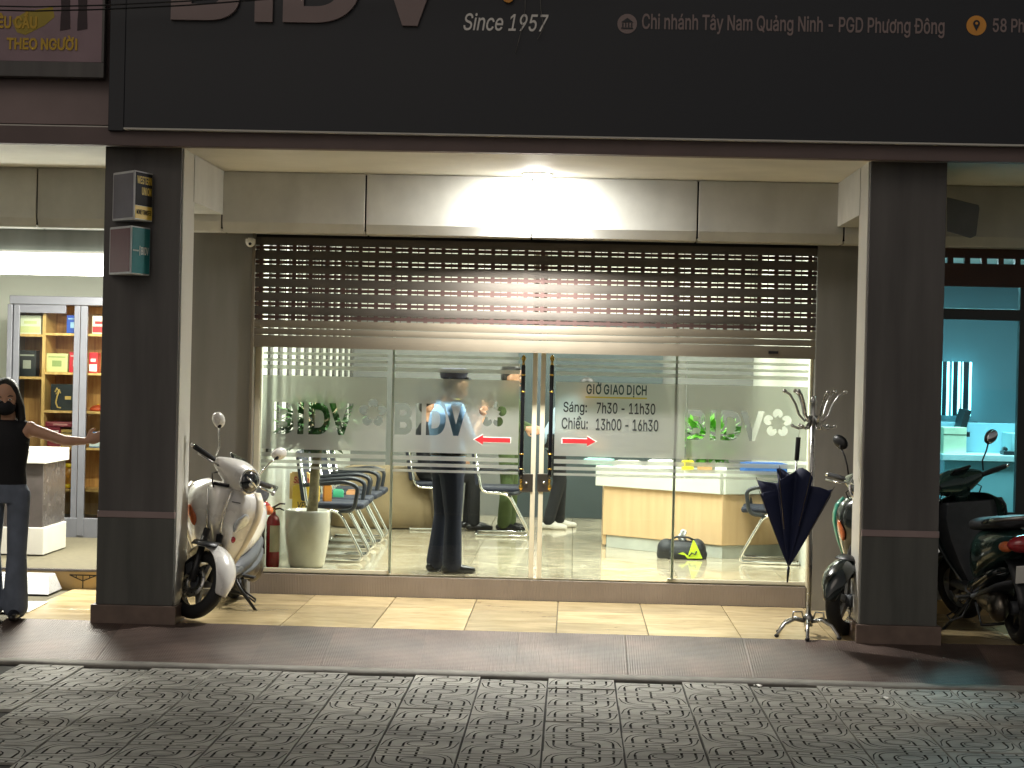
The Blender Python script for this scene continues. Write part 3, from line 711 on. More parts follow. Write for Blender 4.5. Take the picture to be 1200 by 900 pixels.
SG(b.obj('pin_icon', MATS['sign_dark'], None)); SG(MB().lathe([(.14*R, 0), (.14*R, -.002)], (c.x, yy-.0005, c.z+.2*R), 14, 0, (0, 1, 0)).obj('pin_hole', MATS['sign_orange'], None))
# thin stray wires hanging over the sign
for (us, lab) in ((((615, -30), (615.5, 10), (611, 35), (604, 62)), 'thin pale wire hanging over the year on the signboard, longer one'), (((631, -30), (634, 12), (637, 33), (630, 46)), 'thin pale wire hanging over the last figures of the year, shorter one')):
    pts = [at(u, v, Y_SIGN-.03) for u, v in us]; w = MB(); w.tube([p-pts[0] for p in pts], .0016, 5)
    o = w.obj('loose_wire', MATS['cement']); o.location = pts[0]; tag(o, lab, 'wire')
# ------------------------------------------------------------------ left neighbour: gift shop
Z_LS = .29
shop = thing('shop_building', 'brightly lit gift shop at the left, with a silver framed glass cabinet', 'building', (-4, Y_RISER, 0)); so_ = shop.location.copy()
def SH(name, x0, x1, y0, y1, z0, z1, m_, bevel=.003, parent=None):
    o = bx(name, x0, x1, y0, y1, z0, z1, MATS[m_], parent or shop, bevel); o.location = o.location-(so_ if parent is None else so_+parent.location); return o
mat('cab_frame', '74757c', .35, metal=.5, var=.05); wood_mat('cab_wood', 'a87440', 'd09c5c'); wood_mat('shelf_wood', 'c89a5a', 'e2b878')
mat('counter_dark', '5c5654', .25, var=.15, vscale=8); mat('step_tile', 'a58a58', .35, var=.12)
XSR = CLX0+.09
SH('right_wall', XSR, XSR+.008, Y_GLASS, 18.5, 0, 3.3, 'wall_cream'); SH('left_wall', XL-.1, XL, Y_RISER, 18.5, 0, 3.3, 'wall_cream')
SH('back_wall', XL, XSR, 18.2, 18.3, 0, 3.3, 'wall_cream'); SH('shop_ceiling', XL, XSR, Y_GLASS-.1, 18.25, 2.86, 2.95, 'ceiling')
SH('shutter_box', XL, XSR, Y_SHUT, Y_SHUT+.25, at(60, 294, Y_SHUT).z, 2.95, 'grey_wall')
SH('shop_step', XL, CLX0+.3, Y_RISER-.02, Y_RISER+.05, Z_PLAT-.02, Z_LS-.012, 'step_tile')
SH('step_nosing', XL, CLX0+.3, Y_RISER-.028, Y_RISER+.02, Z_LS-.012, Z_LS+.004, 'counter_dark', .001)
f0 = SH('shop_floor', XL, XSR, Y_RISER+.02, 18.2, Z_LS-.02, Z_LS-.006, 'grout')
t_ = MB().box(-.298, .298, -.298, .298, -.006, 0).obj('floor_tile', MATS['shop_tile'], f0, .001); first = True
for j in range(6):
    for i in range(5):
        q = t_ if first else dup(t_); first = False
        q.location = Vector((XSR-.32-.6*i, Y_RISER+.33+.6*j, Z_LS))-so_-f0.location
def motif(parent, off, u, v0, v1, Y):
    b = MB(); c0, c1 = at(u, v1, Y), at(u, v0, Y); w = .11; h = c1.z-c0.z; yy = Y-.0025
    for pts in (((0, 0), (0, 1)), ((-.1, 1), (0, .55)), ((.1, 1), (0, .55)), ((-.1, 1), (.1, 1)), ((-.05, .8), (-.05, 1)), ((.05, .8), (.05, 1))):
        b.tube([(c0.x+a, yy, c0.z+q*h) for a, q in pts], .004, 5)
    o = b.obj('inlaid_motif', MATS['paver_dirt'], parent); o.location = -off
motif(shop, so_, 97, 674, 689, Y_RISER-.02)
# the lit soffit box
Yb = Y_SHUT-.05
z1_, z2_, z3_ = at(60, 322, Yb).z, at(60, 309, Yb).z, at(60, 296, Yb).z
glow('cove_glow', 'fffdf2', 7); glow('cove_dim', 'e6f4e6', 2.2)
SH('light_panel', XL, XSR-.002, Yb, Yb+.05, z1_, z2_, 'cove_glow', 0); SH('light_panel', XL, XSR-.002, Yb+.01, Yb+.05, z2_+.003, z3_, 'cove_dim', 0)
ceiling_light(XSR-.80, 14.80, 2.86, 1.2, .16, 80, (1, .97, .86), 'bright tube lamp on the ceiling of the gift shop', 'gift shop lamps')
ceiling_light(XSR-.9, 15.75, 2.86, 1.2, .22, 80, (1, .97, .86), 'second tube lamp of the gift shop, over the cabinet', 'gift shop lamps')
# cabinet
YC = 17.0; zc0, zc1 = Z_LS, at(60, 347, YC).z
cx0, cx1 = at(9, 480, YC).x, XSR-.02
cab = thing('display_cabinet', 'silver framed glass cabinet with wooden shelves full of gift boxes', 'cabinet', ((cx0+cx1)/2, YC, Z_LS)); co_ = cab.location.copy()
def CB(name, x0, x1, y0, y1, z0, z1, m_, bevel=.003, parent=None):
    o = bx(name, x0, x1, y0, y1, z0, z1, MATS[m_], parent or cab, bevel); o.location = o.location-(co_ if parent is None else co_+parent.location); return o
CB('back_board', cx0, cx1, YC+.40, YC+.42, zc0, zc1, 'cab_wood'); CB('cabinet_side', cx0, cx0+.03, YC+.04, YC+.40, zc0, zc1, 'cab_frame')
zv = lambda v: at(60, v, YC).z
ux = lambda u: at(u, 480, YC).x
CB('top_frame', cx0, cx1, YC-.02, YC+.41, zv(357), zc1, 'cab_frame', .006); CB('top_rail', ux(20), ux(75), YC-.006, YC+.03, zv(367), zv(357)-.002, 'cab_frame')
CB('bottom_frame', cx0, cx1, YC-.01, YC+.41, zc0, zv(606), 'cab_frame', .006)
for u0, u1, yy in ((7, 13, -.02), (14, 21, -.008), (85, 92, -.008), (93, 101, -.02)): CB('door_frame', ux(u0), ux(u1), YC+yy, YC+yy+.035, zc0+.02, zv(357)-.003, 'cab_frame', .004)
CB('cabinet_pane', ux(21), ux(86), YC+.010, YC+.014, zv(604), zv(367), 'glass', 0); CB('cabinet_pane', ux(100), cx1, YC+.010, YC+.014, zv(604), zv(367), 'glass', 0)
CB('divider', ux(46), ux(50), YC+.05, YC+.40, zv(604), zv(360), 'shelf_wood')
shelf_v = {'a': (392, 442, 505, 570), 'b': (390, 436, 481, 524, 573)}
for v in shelf_v['a'][:2]: CB('shelf', cx0+.03, ux(46), YC+.05, YC+.398, zv(v)-.022, zv(v), 'shelf_wood')
for v in shelf_v['b']: CB('shelf', ux(50), cx1, YC+.05, YC+.398, zv(v)-.022, zv(v), 'shelf_wood')
items = [  # u0,u1,v_top,v_shelf, colour, print colour, label
    (21, 46, 370, 390, 'e2e4d0', 'cfd29a', 'pale green gift box on the top shelf at the left of the cabinet'),
    (76, 92, 369, 389, '2a4fb0', '9fc4e8', 'blue gift box on the top shelf beside the cabinet frame'),
    (106, 122, 369, 389.5, 'e8dcd0', 'c8323a', 'white and red gift box on the top shelf next to the pillar'),
    (20, 41, 411, 439, '22262b', '9a9a90', 'black upright gift box on the left shelf of the cabinet'),
    (53, 78, 414, 434.5, 'cdcc92', '8fa066', 'yellow green gift box on the second shelf'),
    (80, 96, 412, 434.5, 'c8283a', 'f0d0d0', 'red gift box beside the yellow green one on the second shelf'),
    (103, 113, 412, 435, 'd02c38', 'f4e4e4', 'red and white gift box right of the cabinet frame on the second shelf'),
    (59, 85, 450, 479.5, '1f252b', 'd8b264', 'large black gift box with a gold drawing on the third shelf'),
    (52, 90, 494, 500, '7c2436', 'c08888', 'flat maroon gift box lying on two boxes of the fourth shelf'),
    (56, 71, 500.5, 522, '7a2234', 'd8c0c0', 'small maroon box under the flat one on the fourth shelf'),
    (72, 90, 503, 522.5, 'a8874a', '3a3428', 'tan gift box with a dark emblem on the fourth shelf'),
    (105, 121, 505, 523, '3f78b0', 'd8e4ee', 'blue and white carton on the fourth shelf next to the pillar'),
    (54, 69, 540, 571, 'c9b48a', 'e0d4b8', 'pale framed gift box on the lowest shelf')]
for u0, u1, v0, v1, c1, c2, lab in items:
    Yi = YC+.10; x0, x1 = at(u0, 480, Yi).x, at(u1, 480, Yi).x
    zb_ = [zv(v) for v in (shelf_v['a'][:2] if u1 < 48 else shelf_v['b'])]; z0 = min(zb_, key=lambda z: abs(z-zv(v1)))
    if v1 < 501 and v1 > 499: z0 = at(60, 500, Yi).z
    z1 = at(60, v0, Yi).z; d = .12 if z1-z0 > .08 else .2
    g = thing('gift_box', lab, 'gift box', ((x0+x1)/2, Yi+d/2, z0), 0, 'gift boxes in the cabinet')
    w, h = x1-x0, z1-z0
    MB().box(-w/2, w/2, -d/2, d/2, 0.001, h).obj('carton', mat('box_'+c1, c1, .35, var=.04), g, .003)
    b = MB(); yy = -d/2-.0012; pm = mat('box_'+c2, c2, .35, var=.05)
    if 'gold' in lab:
        b.tube([(-.3*w, yy, .7*h), (-.22*w, yy, .85*h), (-.12*w, yy, .72*h), (-.2*w, yy, .55*h), (-.26*w, yy, .3*h), (-.18*w, yy, .12*h), (-.02*w, yy, .1*h)], .007, 6); b.tube([(-.26*w, yy, .62*h), (-.1*w, yy, .8*h), (-.05*w, yy, .65*h)], .005, 6); b.box(.15*w, .42*w, yy-.001, yy+.002, .42*h, .55*h)
    elif 'white' in lab or 'pale green' in lab: b.box(-.46*w, .46*w, yy-.001, yy+.002, .08*h, .42*h); b.box(-.3*w, .3*w, yy-.001, yy+.002, .55*h, .7*h)
    else: b.box(-.22*w, .22*w, yy-.001, yy+.002, .30*h, .62*h); b.box(-.4*w, .4*w, yy-.001, yy+.002, .78*h, .84*h)
    b.obj('printed_panel', pm, g)
mat('jar_amber', '9a6420', .1, var=.3, vscale=30); mat('jar_yellow', 'e0b818', .35)
Yi = YC+.16; p0 = at(81, 571, Yi); zsh = min((zv(v) for v in shelf_v['b']), key=lambda z: abs(z-p0.z))
jar = thing('glass_jar', 'amber jar with a yellow lid on the lowest cabinet shelf', 'jar', (p0.x, Yi, zsh))
MB().lathe([(.045, .001), (.056, .02), (.056, .14), (.04, .17), (.036, .185)], n=20).obj('jar_body', MATS['jar_amber'], jar); MB().lathe([(.04, .186), (.04, .215), (.03, .22)], n=20).obj('lid', MATS['jar_yellow'], jar)
yf = thing('yellow_fruit', 'small yellow ornament lying before the amber jar', 'ornament', (at(79, 570, YC+.08).x, YC+.09, zsh)); MB().ell((0, 0, .022), (.032, .022, .021)).obj('fruit', MATS['jar_yellow'], yf); MB().tube([(.03, 0, .03), (.04, 0, .045)], .004, 6).obj('stem', MATS['jar_amber'], yf)
Yi = YC+.16; rb = thing('round_tin', 'round red cloth ornament on the third shelf next to the pillar', 'ornament', (at(115, 479, Yi).x, Yi, zv(481))); MB().lathe([(.005, .001), (.07, .002), (.075, .02), (.05, .045), (.01, .055)], n=20).obj('tin_body', mat('tin_red', 'c4502c', .5), rb); MB().ell((0, 0, .057), (.01, .01, .006)).obj('knob', MATS['jar_yellow'], rb)
# shop counter behind the woman
xk = at(51, 560, 15.3).x
kt = thing('shop_counter', 'dark fronted counter with white top and skirting behind the woman', 'counter', (xk-.6, 15.3, Z_LS)); ko = kt.location.copy()
def KT(name, x0, x1, y0, y1, v0, v1, m_): o = bx(name, x0, x1, y0, y1, at(40, v0, 15.3).z, at(40, v1, 15.3).z, MATS[m_], kt, .004); o.location = o.location-ko
KT('counter_top', xk-1.2, xk+.02, 15.27, 16.0, 543, 528, 'white'); KT('counter_front', xk-1.2, xk, 15.3, 15.97, 618, 543.2, 'counter_dark'); KT('skirting', xk-1.2, xk+.012, 15.285, 15.98, 650, 618.2, 'white')
# wedge ramp and sheet on the platform
wp = on(55, 694, Z_PLAT)
wd = MB(); wd.prism([(-.42, 0, .001), (.07, 0, .001), (.0, .40, .12), (-.42, .40, .12)], (0, .001, 0)) if False else None
b = MB(); V = [Vector(p) for p in ((-.45, -.20, .002), (.055, -.20, .002), (.055, .18, .002), (-.45, .18, .002), (-.45, -.02, .115), (.0, -.02, .115), (.0, .18, .118), (-.45, .18, .118))]
vs = [b.bm.verts.new(p) for p in V]
for q in ((0, 3, 2, 1), (4, 5, 6, 7), (0, 1, 5, 4), (1, 2, 6, 5), (2, 3, 7, 6), (3, 0, 4, 7)): b.bm.faces.new([vs[i] for i in q])
o = b.obj('wedge_ramp', tile_mat('granite', '8d8e90', 'bcbcbc', .35, .3, 40), None, .004); o.location = (wp.x, Y_RISER-.24, Z_PLAT); tag(o, 'grey granite wedge ramp on the tiles below the gift shop step', 'ramp')
cn = [on(u, v, Z_PLAT) for u, v in ((-20, 718), (33, 718.5), (57, 706), (-20, 705))]
c0 = sum(cn, Vector())/4; o = MB().prism([(p.x-c0.x, p.y-c0.y, .003) for p in cn], (0, 0, .005)).obj('floor_sheet', MATS['white'], None, .001); o.location = (c0.x, c0.y, Z_PLAT); tag(o, 'flat pale sheet lying on the tiles beside the woman', 'sheet')

# banner over the gift shop
Yn = Y_SIGN+.03
bn = thing('shop_banner', 'shabby advertising banner with yellow words above the gift shop', 'banner', (at(50, 30, Yn).x, Yn, at(50, 72, Yn).z)); bo = bn.location.copy()
def BN(o): o.location = o.location-bo; o.parent = bn; return o
mat('banner', '9a8288', .6, var=.12, vscale=3); mat('banner_yellow', 'b09a3a', .6, var=.1); mat('banner_dark', '3a2c30', .6); mat('banner_ink', 'd0aa38', .6)
BN(bx('banner_sheet', XL, at(120, 30, Yn).x, Yn, Yn+.05, bo.z, 4.5, MATS['banner'], None)); BN(bx('banner_frame', XL, at(123, 30, Yn).x, Yn-.01, Yn+.06, at(50, 90, Yn).z, bo.z-.001, MATS['charcoal'], None))
BN(bx('banner_frame', at(120, 30, Yn).x, at(123, 30, Yn).x, Yn-.012, Yn+.055, bo.z, 4.5, MATS['charcoal'], None))
P = [at(u, v, Yn) for u, v in ((30, 14), (62, 8), (64, 20), (52, 30), (30, 41), (20, 38), (14, 24))]
BN(MB().prism([(p.x, Yn-.002, p.z) for p in P], (0, .003, 0)).obj('printed_patch', MATS['banner_yellow'], None))
for u in (77, 97):
    P = [at(u+a, b, Yn) for a, b in ((-6, -20), (6, -20), (5, 12), (5.5, 34), (-6.5, 36), (-6, 22), (-5, 12))]
    BN(MB().prism([(p.x, Yn-.003, p.z) for p in P], (0, .003, 0)).obj('printed_figure', MATS['banner_dark'], None))
for s, u0, u1, v0, v1 in (('YÊU CẦU', -12, 44, 13, 33), ('THEO NGƯỜI', 8, 91, 42, 58)):
    a, b = at(u0, v1, Yn), at(u1, v0, Yn); BN(lettering('lettering', s, MATS['banner_ink'], a.x, b.x, a.z, b.z, Yn-.004, None, .003, .03))
pts = [at(u, v, Y_SIGN-.35) for u, v in ((-60, 6), (40, 6.5), (120, 4.5), (220, 1), (320, -5), (500, -16), (700, -40))]
for k, (dz, lab) in enumerate(((0, 'upper black overhead cable crossing the banner'), (-.02, 'lower black overhead cable crossing the banner'))):
    o = MB().tube([p-pts[0]+Vector((0, 0, -.01*math.sin(i))) for i, p in enumerate(pts)], .005, 6).obj('overhead_cable', MATS['rubber']); o.location = pts[0]+Vector((0, .03*k, dz)); tag(o, lab, 'cable')

# light boxes on the left pillar, standing out from its face, turned towards the street
def lightbox(lab, cu0, cu1, cv0, cv1, face, side_col):
    ang = math.radians(-62); Yf = Y_COL-.30
    pc = at((cu0+cu1)/2, (cv0+cv1)/2, Y_COL-.15); zt, zb_ = at(cu0, cv0, Y_COL-.15).z, at(cu0, cv1, Y_COL-.15).z
    t = thing('light_box_sign', lab, 'sign', (pc.x, Y_COL-.17, zb_), 0, 'sign boxes on the left pillar'); h = zt-zb_; w = .115
    # the box is a thin case whose printed side faces right; its other side faces left and out
    return t, h
mat('sign_black', '1a1c20', .65, spec=.25); mat('sign_yellow', 'd6b63a', .35); mat('sign_teal', '1d6f74', .6, spec=.3); mat('box_white', 'c8c8c8', .4); mat('box_grey', '6f6b76', .45); mat('box_maroon', '6a343c', .45)
for lab, v0, v1, wu in (('small black and yellow money transfer sign box on the left pillar, the upper one', 199, 262, (133, 158, 180)), ('small teal sign box on the left pillar, the lower one', 264, 326, (129, 154, 177))):
    top = 'upper' in lab; Yk = Y_COL-.26
    a, b_, c_ = at(wu[0], v0, Y_COL-.02), at(wu[1], v0, Yk), at(wu[2], v0+8, Y_COL-.02)
    z1, z0 = at(wu[1], v0, Yk).z, at(wu[1], v1-5, Yk).z
    t = thing('sign_box', lab, 'sign', (a.x, Y_COL-.03, z0), 0, 'sign boxes on the left pillar'); o3 = Vector((a.x, Y_COL-.03, z0)); h = z1-z0
    p0, p1, p2 = Vector((0, 0, 0)), Vector((b_.x-a.x, Yk-Y_COL+.03, 0)), Vector((c_.x-a.x, 0, 0))
    MB().prism([p0, p1, p2], (0, 0, h)).obj('case', MATS['box_white'], t, .006)
    def onface(q0, q1, nm, mm, f0, f1, g0, g1, off):
        d = q1-q0; nrm = Vector((d.y, -d.x, 0)).normalized()*off
        P = [q0+d*f0+nrm+Vector((0, 0, h*g0)), q0+d*f1+nrm+Vector((0, 0, h*g0)), q0+d*f1+nrm+Vector((0, 0, h*g1)), q0+d*f0+nrm+Vector((0, 0, h*g1))]
        return MB().prism(P, nrm.normalized()*.002).obj(nm, MATS[mm], t)
    onface(p0, p1, 'side_face', 'box_grey' if top else 'box_maroon', .06, .95, .05, .95, .0008)
    if top: onface(p1, p2, 'printed_face', 'sign_black', .05, .95, .30, .97, .0008); onface(p1, p2, 'printed_face', 'sign_yellow', .05, .95, .03, .295, .0008)
    else: onface(p1, p2, 'printed_face', 'sign_teal', .05, .95, .03, .97, .0008)
    d = p2-p1; L = d.length; ang = math.atan2(d.y, d.x); nrm = Vector((d.y, -d.x, 0)).normalized()
    def word(s, f0, f1, g0, g1, mm, bold=.02):
        o = lettering('lettering', s, MATS[mm], -(f1-f0)*L/2, (f1-f0)*L/2, -(g1-g0)*h/2, (g1-g0)*h/2, 0, t, .001, bold)
        o.rotation_euler = (0, 0, ang); o.location = p1+d*((f0+f1)/2)+nrm*.0035+Vector((0, 0, h*(g0+g1)/2))
    if top: word('WESTERN', .12, .9, .74, .90, 'sign_yellow'); word('UNION', .38, .88, .52, .68, 'sign_yellow'); word('MONEY TRANSFER', .12, .9, .12, .22, 'sign_black', .01)
    else:
        word('BIDV', .50, .88, .42, .58, 'white', .01); word('.......', .08, .36, .48, .515, 'white', .01)
        o = onface(p1, p2, 'divider_line', 'white', .42, .44, .40, .60, .003)

# ------------------------------------------------------------------ right neighbour: teal lit office
off = thing('office_building', 'neighbouring office at the right with teal light behind dark framed windows', 'building', (4.2, Y_RISER, 0)); oo_ = off.location.copy()
def OF(name, x0, x1, y0, y1, z0, z1, m_, bevel=.003, parent=None):
    o = bx(name, x0, x1, y0, y1, z0, z1, MATS[m_], parent or off, bevel); o.location = o.location-(oo_ if parent is None else oo_+parent.location); return o
mat('dark_frame', '1f2425', .4); mat('office_wall', '8fb0b4', .6, var=.05); mat('office_blue', '7f9ca6', .5, var=.1, vscale=1); mat('desk_white', 'cfd6d4', .4); mat('panel_dark', '13272e', .3)
XO0 = CRX1-.03; Yw = Y_SHUT; vz = lambda v: at(1150, v, Yw).z; wx = lambda u: at(u, 480, Yw).x
OF('sill_wall', XO0, XR, Yw, Yw+.12, Z_PLAT+.10, vz(605), 'grey_wall'); OF('step', XO0, XR, Yw-.02, Yw+.1, Z_PLAT-.02, Z_PLAT+.10, 'step_tile')
motif(off, oo_, 1125, 695, 719, Yw-.02)
OF('window_frame', XO0, XR, Yw+.02, Yw+.08, vz(606), vz(600), 'dark_frame'); OF('transom', XO0, XR, Yw+.01, Yw+.09, vz(375), vz(362), 'dark_frame')
OF('window_frame', wx(1193), wx(1206), Yw+.012, Yw+.088, vz(600), vz(336), 'dark_frame'); OF('window_frame', XO0, wx(1100), Yw+.012, Yw+.088, vz(600), vz(336), 'dark_frame')
glass_mat('glass_teal', 'd4eef0')
OF('pane', wx(1100), wx(1193), Yw+.04, Yw+.05, vz(600), vz(375), 'glass_teal', 0); OF('pane', wx(1100), wx(1193), Yw+.04, Yw+.05, vz(362), vz(336), 'glass_teal', 0)
hb = OF('shutter_band', XO0, XR, Yw+.0, Yw+.06, vz(336), vz(309), 'shutter_brown'); OF('shutter_band', XO0, XR, Yw+.002, Yw+.06, vz(302.5), vz(290), 'shutter_brown')
zq = vz(306)-oo_.z; o = MB().box(-.02, .02, .004, .05, vz(309)-.002-vz(306), vz(302.5)+.002-vz(306)).obj('shutter_bridge', MATS['shutter_brown'], off)
for i in range(10): (o if i == 0 else dup(o)).location = (XO0+.02+.121*i-oo_.x, Yw-oo_.y, zq)
OF('back_wall', XO0, XR, 18.0, 18.1, 0, 3.3, 'office_blue'); OF('office_ceiling', XO0, XR, Yw+.1, 18.05, 2.86, 2.95, 'ceiling'); OF('office_floor', XO0, XR, Yw+.1, 18, .2, .29, 'desk_white')
OF('left_wall', XO0+.002, XO0+.04, Yw+.12, 18, .2, 2.9, 'office_wall'); OF('cabinet_end', at(1185, 560, 15.5).x, at(1200, 560, 15.5).x, 15.5, 15.9, .29, at(1185, 508, 15.5).z, 'office_wall')
glow('led', '9ff4ff', 5)
for u0, u1 in ((1103.5, 1109), (1116, 1122), (1128, 1135)):
    Y = 17.9; a, c = at(u0, 460, Y).x, at(u1, 460, Y).x; z1, z0 = at(1120, 424, Y).z, at(1120, 487, Y).z
    t = thing('wall_panel_lamp', 'tall dark wall panel edged with glowing teal tubes, '+{1103.5: 'nearest the pillar', 1116: 'the middle one of three', 1128: 'the right one of three'}[u0], 'wall light', ((a+c)/2, Y, z0), 0, 'glowing wall panels in the office'); w = c-a
    MB().box(-w/2, w/2, -.01, .02, 0, z1-z0).obj('lamp_panel', MATS['panel_dark'], t); MB().box(w/2, w/2+.02, -.02, 0, 0, z1-z0).obj('led_tube', MATS['led'], t); MB().box(-w/2-.006, -w/2-.001, -.02, 0, 0, z1-z0).obj('led_tube', MATS['led'], t)
ceiling_light(3.3, 15.1, 2.86, 1.2, .3, 80, (.62, .95, 1.0), 'teal glowing ceiling lamp in the right hand office', 'office lamps', 'led')
dk = thing('office_desk', 'pale office desk behind the right hand window', 'desk', (3.6, 15.4, .29)); zt = at(1150, 533, 15.4).z
MB().box(-.7, .9, -.02, .5, zt-.34, zt-.29).obj('desk_top', MATS['desk_white'], dk, .004); MB().box(-.68, .88, .0, .03, .02, zt-.341).obj('desk_front', MATS['office_wall'], dk, .003); MB().box(-.7, .9, .46, .5, zt-.289, zt-.05).obj('desk_screen', MATS['office_blue'], dk, .003)
pb = at(1117, 530, 15.5); t = thing('paper_carton', 'plain cream carton standing on the office desk', 'carton', (pb.x, 15.5, zt)); MB().box(-.09, .09, -.06, .06, .001, .21).obj('carton_body', mat('carton_cream', 'd6cfae', .6), t, .003); MB().box(-.09, .09, -.0615, -.06, .15, .155).obj('carton_lid_edge', MATS['grout'], t)
pm = at(1112, 512, 15.75); t = thing('monitor', 'dark computer monitor on a stand behind the cream carton', 'monitor', (pm.x+.03, 15.75, zt)); MB().box(-.02, .03, -.14, .14, .12, .36, 0, Matrix.Rotation(.25, 4, 'Y')).obj('screen', MATS['black_plastic'], t, .006); MB().box(-.05, .12, -.09, .09, .13, .17).obj('base', MATS['black_plastic'], t, .004); MB().tube([(.02, 0, 0), (.02, 0, .2)], .018).obj('neck', MATS['black_plastic'], t)
t = thing('desk_phone', 'small dark telephone at the right end of the office desk', 'telephone', (at(1185, 525, 15.5).x, 15.5, zt)); MB().prism([(-.07, -.06, .001), (.07, -.06, .001), (.07, .08, .001), (-.07, .08, .001)], (0, 0, .03)).obj('phone_body', MATS['black_plastic'], t, .004); MB().tube([(-.05, -.05, .045), (-.05, 0, .055), (-.05, .06, .045)], .014).obj('handset', MATS['black_plastic'], t)
glow('orange_led', 'ff9a30', 6); t = thing('ticket_display', 'small glowing orange number display on the office wall', 'display', (at(1135, 498, 17.5).x, 17.5, at(1135, 498, 17.5).z)); MB().box(-.08, .08, 0, .04, -.03, .03).obj('display_case', MATS['black_plastic'], t, .003); MB().box(-.06, .06, -.002, .001, -.018, .018).obj('display_face', MATS['orange_led'], t); MB().tube([(0, .02, 0), (0, .5, 0)], .012).obj('bracket', MATS['black_plastic'], t)
# the loose sheet metal flap under the soffit of the right bay
P = [at(u, v, 13.6) for u, v in ((1110, 231), (1147, 240), (1148, 244), (1144, 276), (1138, 279), (1110, 271))]; c0 = P[0]
o = MB().prism([p-c0 for p in P], (0, .02, 0)).obj('metal_flap', mat('flap', '74777a', .5, var=.1), None, .004); o.location = c0; tag(o, 'grey sheet metal flap sticking out beside the right pillar under the soffit', 'flap')
# camera dome at the left end of the shutter
pc = at(293.5, 285, Y_SHUT-.08); t = thing('security_camera', 'small white security camera at the top left corner of the shutter', 'security camera', tuple(pc))
MB().lathe([(.036, .03), (.036, .005), (.030, -.012), (.015, -.026), (.002, -.03)], n=20).obj('camera_shell', MATS['white'], t); MB().ell((.002, -.03, -.006), (.012, .010, .012)).obj('lens', MATS['gloss_black'], t); MB().box(-.02, .02, 0, .10, .028, .04).obj('bracket', MATS['white'], t, .003)
for u, v, lab in ((888, 804, 'small white scrap of paper on the paving before the coat stand'), (1037, 818.5, 'tiny pale scrap of litter on the paving below the right pillar')):
    q = on(u, v, .004); b = MB(); b.grid(lambda a, c: Vector((.05*(a-.5), .035*(c-.5)+.006*math.sin(a*5), .006+.006*math.sin(a*7+c*4))), 6, 5); o = b.obj('paper_scrap', MATS['white'], None, solid=.001); o.location = (q.x, q.y, .002); tag(o, lab, 'litter')
# ------------------------------------------------------------------ scooters
mat('tyre', '161616', .7, var=.25, vscale=25, bump=.4, bscale=140); mat('rim_grey', '9a9a98', .35, metal=.8, var=.1)
mat('silver_paint', 'dedcd6', .28, metal=.1, var=.03, coat=.8); mat('cream_paint', 'd8cfb8', .3, var=.03, coat=.5); mat('seat_black', '26272a', .55, var=.15, vscale=30, bump=.2, bscale=200)
mat('dark_paint', '18201f', .22, metal=.2, var=.1, coat=.9); mat('green_paint', '2c4640', .24, metal=.3, var=.1, coat=.9); mat('teal_trim', '2f8f78', .3, coat=.4); mat('grey_plastic', '45484c', .5, var=.12, vscale=20, bump=.15, bscale=150)
mat('lens_clear', 'c9cfd2', .06, metal=.55, var=.3, vscale=45); mat('lens_dark', '22262a', .05, metal=.3, coat=1); mat('lens_orange', 'c9693a', .12, var=.2, vscale=60, coat=.6); mat('lens_red', '9a1a22', .1, var=.2, vscale=50, coat=.8); mat('mirror', 'dfe3e6', .03, metal=1, var=0)
